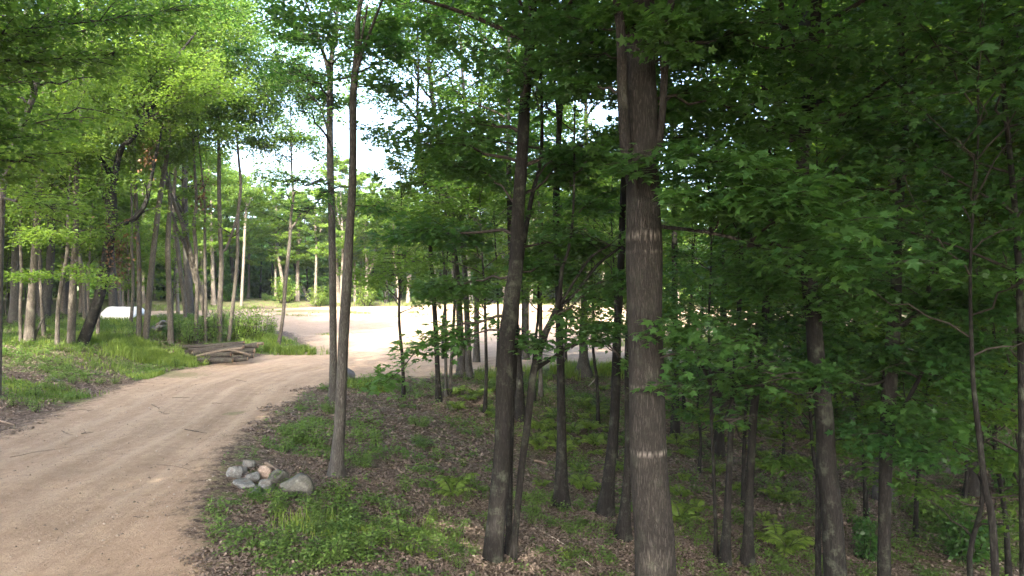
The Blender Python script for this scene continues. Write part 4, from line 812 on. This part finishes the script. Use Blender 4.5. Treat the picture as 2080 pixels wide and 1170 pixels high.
log((362,705),(496,696),8,1.6,LOGB,'longest log on the very top at the back of the pile',10)
log((512,700),(535,698),7,1.9,LOGP,'reddish log end poking out behind the top right of the pile',11)
log((400,724),(492,707),5.5,0.28,LOGP,'thin pale pole lying diagonally across the front of the pile',12,bend=.03)
log((468,711),(508,721),4.5,0.2,LOGP,'thin pale forked pole sloping down over the right logs',13)
log((360,715),(440,711),10,1.5,LOGB,'log at the left end half buried in bright grass',14)
def stick(pts, w_, m, label, seed, name='stick', group=None, cat='stick', twigs=0, lift=0.0):
    rng = np.random.default_rng(seed); q = []
    for a_, b_ in pts:
        x, y, z = hit(a_, b_); q.append([x, y, z])
    q = np.array(q); r = w_ / 2 * q[0, 1] / F; q[:, 2] += r * 0.8 + lift
    n = max(10, len(q) * 6); s_ = smooth_path(q, n); s_[:, 2] = np.maximum(s_[:, 2], terrain(s_[:, 0], s_[:, 1]) + r * 0.4)
    if name == 'twig': s_[1:-1, :2] += np.cumsum(rng.normal(0, .012, (n - 2, 2)), 0); r *= .7
    g = Geo(); tube(g, s_, np.linspace(r, r * 0.45, n), 7, 0, rng, 0.08)
    for _ in range(twigs):
        k = rng.integers(n // 3, n - 1); d_ = norm((s_[-1] - s_[0]) + rng.standard_normal(3) * np.linalg.norm(s_[-1] - s_[0]) * 0.7); ll = rng.uniform(.15, .4) * np.linalg.norm(s_[-1] - s_[0])
        e_ = s_[k] + d_ * ll; e_[2] = tz(e_[0], e_[1]) + r + abs(rng.normal(0, .05)); tube(g, [s_[k], (s_[k] + e_) / 2 + [0, 0, .02], e_], [r * .5, r * .35, r * .15], 5, 0)
    o = link(name, g.mesh(name, [m], q[0], True), None, tuple(q[0])); return tag(o, label, cat, group)
stick([(882,1142),(915,1132),(940,1126),(968,1133)],5,STICK_P,'pale bleached stick lying in the weeds left of the thick dark trunk',1,twigs=1)
stick([(1085,938),(1130,950),(1175,965),(1210,975)],6,STICK,'long fallen branch on the litter behind the grey furrowed trunk',2,twigs=2)
stick([(640,1060),(700,1062)],3,STICK_P,'short straight pale stick in the green weeds in front of the boulders',3)
stick([(915,855),(960,868),(1005,880)],3.5,STICK,'thin fallen branch on the mound below the twin trunks',4,twigs=2)
stick([(800,868),(830,850)],3,STICK,'short dark stick poking up from the litter near the low shrubs',5,lift=.05)
stick([(1195,787),(1210,770)],3,STICK_P,'short white stick on the grass by the flared trunk',6)
stick([(540,945),(590,975),(640,997),(655,996)],9,STICK,'dark fallen branch lying behind the largest boulder',7,twigs=1)
stick([(1090,1075),(1150,1110),(1210,1160)],3,STICK_P,'long thin pale stick crossing the litter below the flared dark trunk',8)
stick([(1010,1046),(1050,1066)],4,STICK,'short stick on bare litter right of the green weed patch',9)
stick([(0,858),(30,866)],6,STICK,'dark stick at the foot of the left bank by the road',10)
stick([(1120,1027),(1150,1031)],5,STICK_P,'short cream stick against the foot of the grey furrowed trunk',11)
stick([(1640,1095),(1690,1093)],4,STICK,'level stick on the litter touching the thin stem by the stout trunk',12)
stick([(1560,980),(1610,1000),(1650,1010)],3,STICK,'dark branch lying on the open litter slope',13,twigs=2)
stick([(2040,1085),(2080,1092)],6,STICK_P,'pale rotten branch at the far right on the dark ground',14)
stick([(1830,868),(1880,893),(1915,915)],7,STICK,'long grey branch along the bare eroded strip of the opposite bank',15)
TW = 'twigs scattered on the sandy road'
for k, (a_, b_, c_, d_, w_, tw) in enumerate([(350,809,385,809,1.5,0),(308,822,325,832,2.2,2),(322,836,342,842,2,2),(165,882,190,878,2,1),(20,930,145,908,1.6,1),(318,945,410,960,2,2),(270,1052,292,1049,1.8,1),(125,876,148,885,2.5,1),(160,832,190,834,2,0),(375,873,420,881,2.5,2),(480,773,500,776,2,1),(430,820,455,823,2,0)]):
    stick([(a_, b_), ((a_ + c_) / 2, (b_ + d_) / 2 + 2 * math.sin(k)), (c_, d_)], w_, STICK if k % 3 else TWIG, 'thin dry twig lying on the sandy road', 30 + k, 'twig', TW, 'twig', tw)

# ------------------------------------------------------------------ ferns, shrubs, saplings
def fern_mesh(seed):
    rng = np.random.default_rng(seed); g = Geo()
    for k in range(rng.integers(8, 12)):
        az = k * 2.4 + rng.normal(0, .3); L = rng.uniform(.45, .8); el = rng.uniform(.75, 1.2)
        t = np.linspace(0, 1, 22); hr = L * (t * math.cos(el) + 0.25 * t ** 2); vz = L * (t * math.sin(el) * 1.1 - 0.62 * t ** 2.2)
        dx = np.array([math.cos(az), math.sin(az), 0]); sd_ = np.array([-math.sin(az), math.cos(az), 0])
        p = hr[:, None] * dx + vz[:, None] * np.array([0, 0, 1.0])
        tube(g, p[::3], np.linspace(.006, .002, len(p[::3])), 3, 1, cap=False)
        tt = t[4:]; ln = 0.20 * L / .65 * np.sin(np.pi * np.clip(0.16 + tt * 0.84, 0, 1)) ** 0.8 + .01
        for s_ in (1, -1):
            ax = norm(sd_ * s_ + dx * 0.35 + np.array([0, 0, -0.2]) + rng.standard_normal((len(tt), 3)) * .12)
            b = p[4:]; wv = norm(np.gradient(p, axis=0)[4:]) * 0.020
            m1 = b + ax * ln[:, None] * .5; tip = b + ax * ln[:, None] + np.array([0, 0, -.02])
            V = np.stack([b - wv * .4, m1 - wv, tip, m1 + wv], 1); n = len(tt)
            g.add(V.reshape(-1, 3), np.arange(n)[:, None] * 4 + np.arange(4)[None], 0, np.repeat(np.clip(.25 + .6 * tt + rng.normal(0, .1, n), 0, 1), 4))
    return g.mesh('fern', [FERN, TWIG])
FM = [fern_mesh(s) for s in (1, 2, 3, 4)]
def bush_mesh(seed, leaf, n=900, ls=0.09, stems=14, name='shrub', rad=0.55, tall=1.0, foot=.35):
    rng = np.random.default_rng(seed); g = Geo()
    for k in range(stems):
        az = rng.random() * 6.28; r = rad * math.sqrt(rng.random()); top = np.array([math.cos(az) * r, math.sin(az) * r, tall * rng.uniform(.55, 1.0) * (1 - 0.35 * (r / rad) ** 2)])
        b = top * np.array([foot, foot, 0]); mid = (b + top) / 2 + rng.standard_normal(3) * .04
        q = smooth_path([b, mid, top], 6); tube(g, q, np.linspace(.010, .003, 6), 4, 1, cap=False)
        m = n // stems; u = rng.uniform(.12, 1.04, m); p = np.stack([np.interp(u, np.linspace(0, 1, 6), q[:, j]) for j in range(3)], 1)
        out = norm(np.stack([rng.standard_normal(m), rng.standard_normal(m), rng.normal(0, .35, m)], 1)); p = p + out * rng.uniform(.02, .17, m)[:, None]
        leaves(g, p, norm(out + [0, 0, -.15]), ls, rng, 0, 'kite', np.clip(.5 + rng.normal(0, .2, m) + rng.normal(0, .15), 0, 1), .5)
    return g.mesh(name, [leaf, TWIG])
SB = [bush_mesh(1, WEED), bush_mesh(2, WEED, 1300, .075, 20), bush_mesh(3, LEAF_D, 1100, .10, 16), bush_mesh(4, FERN, 1100, .075, 18)]
SP = [bush_mesh(6, WEED, 260, .085, 5, 'plant', .22, 1.0, .05), bush_mesh(7, WEED, 330, .06, 7, 'plant', .3, .9, .05), bush_mesh(8, FERN, 300, .06, 7, 'plant', .3, .8, .05)]
WP = [bush_mesh(61, WEED, 170, .13, 6, 'plant', .3, 1.0, .05), bush_mesh(62, WEED, 200, .11, 7, 'plant', .35, 1.0, .05), bush_mesh(63, FERN, 160, .11, 5, 'plant', .3, 1.0, .05)]
def bush(px, py, w_, h_, me, label, name='shrub', group=None, k=0, d=None, cat=None):
    x, y, z = hit(px, py) if d is None else ((px - 1040) / F * d, d, tz((px - 1040) / F * d, d))
    o = link(name, me, None, (x, y, z - 0.03)); s_ = w_ * y / F / 1.35; o.scale = (s_, s_, h_ * y / F); o.rotation_euler = (0, 0, k * 1.7)
    return tag(o, label, cat or name, group)
GS = 'bushes behind the log pile'
bush(385,696,84,66,SB[1],'mid green bush at the left end of the clump behind the logs',group=GS,k=1)
bush(432,692,80,80,SB[1],'tall mid green bush between the trunks behind the logs',group=GS,k=2)
bush(480,690,84,78,SB[3],'bright bush behind the right half of the log pile',group=GS,k=3)
bush(520,688,90,76,SB[3],'largest bright green bush at the right end of the clump',group=GS,k=4)
bush(552,686,50,46,SB[3],'low yellow-green bush at the very edge of the sand',group=GS,k=5)
bush(350,690,50,40,SB[2],'low dark bush at the foot of the snapped pale trunk',group=GS,k=6)
bush(450,660,60,40,SB[3],'pale bush far behind the clump behind the logs',group=GS,k=7)
bush(745,797,62,46,SB[3],'bright weedy shrub right of the slate boulder on the road edge',k=1)
bush(632,903,92,62,SB[0],'dark green shrub left of the foot of the bare grey trunk',k=2)
bush(578,886,52,36,SB[1],'small shrub at the road edge above the boulder pile',k=3)
bush(765,915,66,70,SP[0],'airy upright shrub standing alone right of the bare grey trunk',k=4)
bush(852,866,66,32,SB[1],'low rounded shrub below the litter mound',k=5)
bush(672,840,40,32,SB[0],'small dark shrub at the foot of the farther pair trunk',k=6)
bush(735,950,60,36,SB[1],'low shrub between the grey pair trunk and the lone pale stone',k=7)
bush(860,905,80,24,SB[1],'wide low shrub on the litter in front of the mound',k=8)
bush(1840,960,150,110,SB[2],'broad drooping shrub at the foot of the forked dark tree',k=2,d=10.5)
bush(1960,1140,150,120,SB[2],'dark shrub in the wet corner behind the thin bent stem',k=3)
bush(1760,1140,110,110,SB[2],'tangled shrub between the stout trunk and the forked dark tree',k=4)
bush(2060,1010,130,140,SB[2],'tall leafy shrub at the right edge under the level twigs',k=5)
bush(1900,1060,130,80,SB[0],'low spreading shrub on the dark ground right of the forked tree',k=6)
bush(1600,1020,80,30,SB[1],'low shrub on the litter slope between the slim dark trunks and the stout one',k=7)
GF = 'ferns on the slope of the hollow'
rf = random.Random(21)
FP = [(930,800),(950,812),(975,805),(1000,800),(985,832),(1010,842),(935,828),(1020,815),(1090,880),(1110,870),(1125,905),(1100,915),(1150,925),(1165,905),(1185,850),(1205,845),(1215,830),(1195,870),(1200,905),(1215,920),(1160,880),(1240,880),
      (1175,820),(1120,845),(1080,900),(1225,790),(1290,860),(1390,840),(1410,890),(1400,930),(1380,1015),(1425,860),(1500,880),(1520,920),(1560,930),(1600,900),(1580,1015),(1600,1120),(1625,1110),(1580,1105),(1640,890),(1420,1040),(1390,980),(915,1005),(930,995),(1560,960),(1660,920),
      (1410,790),(1370,900),(1480,900),(1615,940),(1690,920),(1750,930),(1250,960),(1190,1000),(1175,960),(1105,985),(1230,900),(1550,1060),(1385,1060),(1450,960),(1500,1000),(1630,860)]
for k, (a_, b_) in enumerate(FP):
    a_ += rf.uniform(-8, 8); b_ += rf.uniform(-5, 5); x, y, z = hit(a_, b_)
    if not off(x, y, 0.2): continue
    o = link('fern', FM[k % 4], None, (x, y, z)); s_ = rf.uniform(.45, .95) * (1.1 if y > 14 else 0.8); o.scale = (s_, s_, s_ * rf.uniform(.95, 1.4)); o.rotation_euler = (0, 0, rf.random() * 6.28)
    tag(o, 'bright yellow-green fern on the leaf-littered slope of the hollow', 'fern', GF)
GPL = 'leafy plants on the leaf litter'
for k in range(110):
    a_, b_ = rf.uniform(560, 2070), rf.uniform(790, 1160)
    if a_ < 720 and b_ > 930 and b_ < 1030: continue
    x, y, z = hit(a_, b_)
    if not off(x, y, 0.3): continue
    o = link('plant', SP[k % 3], None, (x, y, z)); s_ = rf.uniform(.25, .55); o.scale = (s_ * 1.2, s_ * 1.2, s_); o.rotation_euler = (0, 0, rf.random() * 6.28)
    tag(o, 'small leafy plant growing out of the leaf litter in the hollow', 'plant', GPL)
for k in range(50):
    a_, b_ = rf.gauss(690, 100), rf.gauss(1085, 42)
    if k > 34: a_, b_ = rf.gauss(850, 70), rf.gauss(1100, 30)
    if b_ > 1168 or a_ < 500: continue
    x, y, z = hit(a_, b_)
    if not off(x, y, 0.3): continue
    o = link('plant', WP[k % 3], None, (x, y, z)); s_ = rf.uniform(.18, .42); o.scale = (s_ * 1.3, s_ * 1.3, s_); o.rotation_euler = (0, 0, rf.random() * 6.28)
    tag(o, 'bright green leafy weed in the green patch in front of the boulder pile', 'plant', 'weeds in front of the boulder pile')
for k in range(60):
    a_, b_ = rf.uniform(0, 360), rf.uniform(655, 850)
    x, y, z = hit(a_, b_)
    if not off(x, y, 0.5): continue
    o = link('plant', SP[k % 3], None, (x, y, z)); s_ = rf.uniform(.3, .6); o.scale = (s_ * 1.2, s_ * 1.2, s_); o.rotation_euler = (0, 0, rf.random() * 6.28)
    tag(o, 'small leafy plant among the grass of the left bank', 'plant', 'leafy plants on the left bank')
for k in range(70):                           # young growth along the back edge of the clearing
    x = rf.uniform(-44, 30); y = 71 + rf.random() * 9
    if not off(x, y, 0.4): continue
    o = link('sapling', SB[(k * 7) % 3 if k % 3 else 3], None, (x, y, tz(x, y))); hh = rf.choice([.5, .7, 1.0, 1.4, 2.4, 3.2]); o.scale = (hh * .8 + .3, hh * .8 + .3, hh); o.rotation_euler = (0, 0, rf.random() * 6.28)
    tag(o, 'young green sapling at the back edge of the clearing under the tall trees', 'sapling', 'saplings at the back edge of the clearing')

# ------------------------------------------------------------------ grass, low weeds, leaf litter
rng = np.random.default_rng(99)
def blades(g, x, y, h, wd, tone):
    n = len(x); z = terrain(x, y); az = rng.random(n) * 6.28; ln = rng.uniform(.1, .7, n)
    d = np.stack([np.cos(az), np.sin(az), 0 * az], 1); s_ = np.stack([-np.sin(az), np.cos(az), 0 * az], 1) * wd[:, None]
    b = np.stack([x, y, z], 1); m = b + d * (h * ln * .35)[:, None] + [0, 0, 1] * (h * .6)[:, None]; t = b + d * (h * ln)[:, None] + [0, 0, 1] * (h * (1 - .25 * ln))[:, None]
    V = np.stack([b - s_, b + s_, m + s_ * .7, m - s_ * .7, t], 1); k = np.arange(n)[:, None] * 5
    g.add(V.reshape(-1, 3), [k + np.array([[0, 1, 2, 3]]), k + np.array([[3, 2, 4]])], 0, np.repeat(tone, 5))
g = Geo()
for (px, py, rx, ry, n, h, keep) in [(300,722,2.4,1.3,9000,.42,1),(262,712,2.2,1.2,5000,.36,1),(350,738,1.5,.8,5000,.34,1),(330,765,1.4,.8,3000,.2,1),(578,717,2.3,.8,7000,.36,0),(625,717,1.0,.35,900,.2,0),(150,720,4,2,2400,.18,1),(60,700,5,2.2,2400,.22,1),(90,795,1.7,1.2,1900,.13,1),(20,800,1.2,1,800,.13,1),(540,690,1.6,1.2,2500,.35,0),
        (1225,745,3.4,1.6,6000,.40,1),(1290,735,3,1.6,3500,.40,1),(1400,700,4.5,2.5,6000,.35,0),(1600,690,5,3.5,7000,.35,0),(1100,760,2,1.0,2500,.35,1),(1790,680,6,4.5,6000,.35,0),(1900,740,5,4,5000,.35,1),(985,765,2.0,.7,1600,.3,1),(745,790,.8,.5,1500,.35,1),
        (250,655,5,2.5,4000,.3,1),(180,680,5,2,3000,.28,1),(680,1085,1.0,.7,900,.2,1),(850,1090,1.0,.7,700,.16,1)]:
    cx, cy, _ = hit(px, py); r = np.sqrt(rng.random(n)) * rng.uniform(.6, 1.15, n); a_ = rng.random(n) * 6.28
    x = cx + r * np.cos(a_) * rx; y = cy + r * np.sin(a_) * ry; k = (vnoise(x, y, 1.6, 6) + .6 * vnoise(x, y, 4.0, 61) > -0.15) & ((sdist(x, y) < 0.05) if keep else True)
    x, y = x[k], y[k]; nn = len(x)
    blades(g, x, y, h * rng.uniform(.35, 1.25, nn) * (1 + .35 * vnoise(x, y, 1.9, 81)), np.maximum(.006, cy * .00042) * rng.uniform(.6, 1.4, nn), np.clip(.5 + .35 * vnoise(x, y, 1.2, 8) + rng.normal(0, .24, nn), 0, 1))
for k in range(70):
    cx, cy = rng.uniform(-22, 22), rng.uniform(33, 71); 
    if sdist(np.array([cx]), np.array([cy]))[0] < .3 or (k % 2 and cx > -6): continue
    n_ = rng.integers(40, 160); x = cx + rng.standard_normal(n_) * rng.uniform(.15, .6); y = cy + rng.standard_normal(n_) * rng.uniform(.15, .5)
    blades(g, x, y, rng.uniform(.05, .2, n_), np.full(n_, .014), np.clip(.5 + rng.normal(0, .25, n_), 0, 1))
xs_ = rng.uniform(-46, 32, 30000); ys_ = rng.uniform(56, 77, 30000); k = (sdist(xs_, ys_) < 0.3) & (sdist(xs_, ys_) > -2.5) & (vnoise(xs_, ys_, .5, 44) > -.2)
xs_, ys_ = xs_[k], ys_[k]; blades(g, xs_, ys_, rng.uniform(.15, .5, len(xs_)), np.full(len(xs_), .018), np.clip(.4 + rng.normal(0, .2, len(xs_)), 0, 1))
tag(link('grass', g.mesh('grass', [GRASS])), kind='stuff')
g = Geo()
def herbs(n, x0, x1, y0, y1, dens, hmax, ls):
    x = rng.uniform(x0, x1, n); y = rng.uniform(y0, y1, n); k = (rng.random(n) < dens(x, y)) & (sdist(x, y) < -0.15); x, y = x[k], y[k]
    z = terrain(x, y); m = 9
    h = hmax * rng.uniform(.3, 1, len(x)) * (1 + .7 * vnoise(x, y, 2.2, 18)); X_ = np.repeat(x, m); Y_ = np.repeat(y, m); H_ = np.repeat(h, m) * rng.uniform(.2, 1, len(X_)); az = rng.random(len(X_)) * 6.28
    d = np.stack([np.cos(az), np.sin(az), rng.normal(.1, .25, len(X_))], 1)
    p = np.stack([X_, Y_, np.repeat(z, m) + H_], 1) + d * rng.uniform(0, .05, len(X_))[:, None]
    leaves(g, p, norm(d), ls, rng, 0, 'kite', np.clip(np.repeat(.45 + .35 * vnoise(x, y, 1.1, 12) + rng.normal(0, .1, len(x)), m) + rng.normal(0, .1, len(X_)), 0, 1), .4, .5)
def dens1(x, y): return np.clip(green_mask(x, y) * 1.15 - .42 + .6 * vnoise(x, y, .9, 15) + .65 * vnoise(x, y, 2.7, 16), 0, 1)
herbs(44000, -9, 9, 7.5, 16, lambda x, y: dens1(x, y) * (.25 + .75 * (vnoise(x, y, 3.3, 71) + .5 * vnoise(x, y, 7., 72) > -.05)), .19, .055)
herbs(60000, -12, 20, 15, 34, lambda x, y: dens1(x, y) * .9, .26, .075)
herbs(42000, -34, -11, 13, 46, lambda x, y: dens1(x, y) * .9, .24, .08)
herbs(12000, 9, 24, 9, 30, dens1, .25, .09)
tag(link('low_weeds', g.mesh('low_weeds', [WEED])), kind='stuff')
g = Geo()
def litter(n, x0, x1, y0, y1, s_, sand=False):
    x = rng.uniform(x0, x1, n); y = rng.uniform(y0, y1, n); q = sdist(x, y)
    k = (q < -.35 + 1.0 * vnoise(x, y, 1.1, 3) + .5 * vnoise(x, y, 3.3, 13)) if not sand else ((q > 0) & (vnoise(x, y, .8, 31) + .5 * vnoise(x, y, 2.6, 32) > .15) & (rng.random(n) < .05 + np.exp(-q / 1.1)))
    x, y = x[k], y[k]; az = rng.random(len(x)) * 6.28
    p = np.stack([x, y, terrain(x, y) + rng.uniform(.004, .03, len(x))], 1)
    leaves(g, p, np.stack([np.cos(az), np.sin(az), rng.normal(0, .2, len(x))], 1), s_, rng, 0, 'kite', np.clip(rng.beta(1.4, 2.4, len(x)), 0, 1), .38, .7)
litter(170000, -8, 8, 7.5, 17, .052); litter(90000, -9, 16, 16, 31, .08); litter(30000, 8, 20, 9, 22, .07); litter(65000, -26, -10.5, 12, 34, .075); litter(30000, -12, -2, 7.5, 30, .03, True)
gg = Geo(); OCT = np.array([(1,0,0),(-1,0,0),(0,1,0),(0,-1,0),(0,0,1),(0,0,-1)], float); OF = np.array([(0,2,4),(2,1,4),(1,3,4),(3,0,4),(2,0,5),(1,2,5),(3,1,5),(0,3,5)])
x = rng.uniform(-13, -1, 40000); y = 7.5 + 18 * rng.random(40000) ** 1.6; q = sdist(x, y); k = (q > -1.2) & (rng.random(40000) < .18 + .9 * np.exp(-np.maximum(q, 0) / .7) + .4 * (vnoise(x, y, .9, 91) > .25)); x, y = x[k], y[k]; n_ = len(x)
r = rng.uniform(.003, .009, n_) * (1 + 2.0 * (rng.random(n_) < .04)); jit = rng.uniform(.6, 1.4, (n_, 6, 3))
Vv = np.stack([x, y, terrain(x, y) + r * .3], 1)[:, None] + OCT[None] * jit * r[:, None, None] * np.array([1, 1, .7])
gg.add(Vv.reshape(-1, 3), (np.arange(n_)[:, None, None] * 6 + OF[None]).reshape(-1, 3), 0, np.repeat(rng.random(n_), 6))
pm, n, l = mat('road_grit'); at = nd(n, 'ShaderNodeAttribute', _attribute_name='tone'); cr = ramp(n, [(0, (0.06, 0.045, 0.035)), (.5, (0.17, 0.135, 0.105)), (1, (0.36, 0.31, 0.26))]); l.new(at.outputs['Fac'], cr.inputs[0])
b_ = nd(n, 'ShaderNodeBsdfPrincipled', Roughness=0.95); l.new(cr.outputs[0], b_.inputs['Base Color']); o_ = n.new('ShaderNodeOutputMaterial'); l.new(b_.outputs[0], o_.inputs[0])
tag(link('gravel', gg.mesh('gravel', [pm])), kind='stuff')
tag(link('leaf_litter', g.mesh('leaf_litter', [LITTER])), kind='stuff')

# ------------------------------------------------------------------ air
g = Geo()
b = np.array([(x, y, z) for z in (-5.0, 26.0) for y in (-40, 195) for x in (-125, 125)], float)
g.add(b, np.array([(0, 2, 3, 1), (4, 5, 7, 6), (0, 1, 5, 4), (2, 6, 7, 3), (0, 4, 6, 2), (1, 3, 7, 5)]))
m, n, l = mat('air')
v = n.new('ShaderNodeVolumePrincipled'); v.inputs['Density'].default_value = 0.0004; v.inputs['Color'].default_value = (0.9, 0.92, 0.95, 1); v.inputs['Anisotropy'].default_value = 0.3
o = n.new('ShaderNodeOutputMaterial'); l.new(v.outputs[0], o.inputs['Volume'])
tag(link('haze', g.mesh('haze', [m])), kind='stuff')
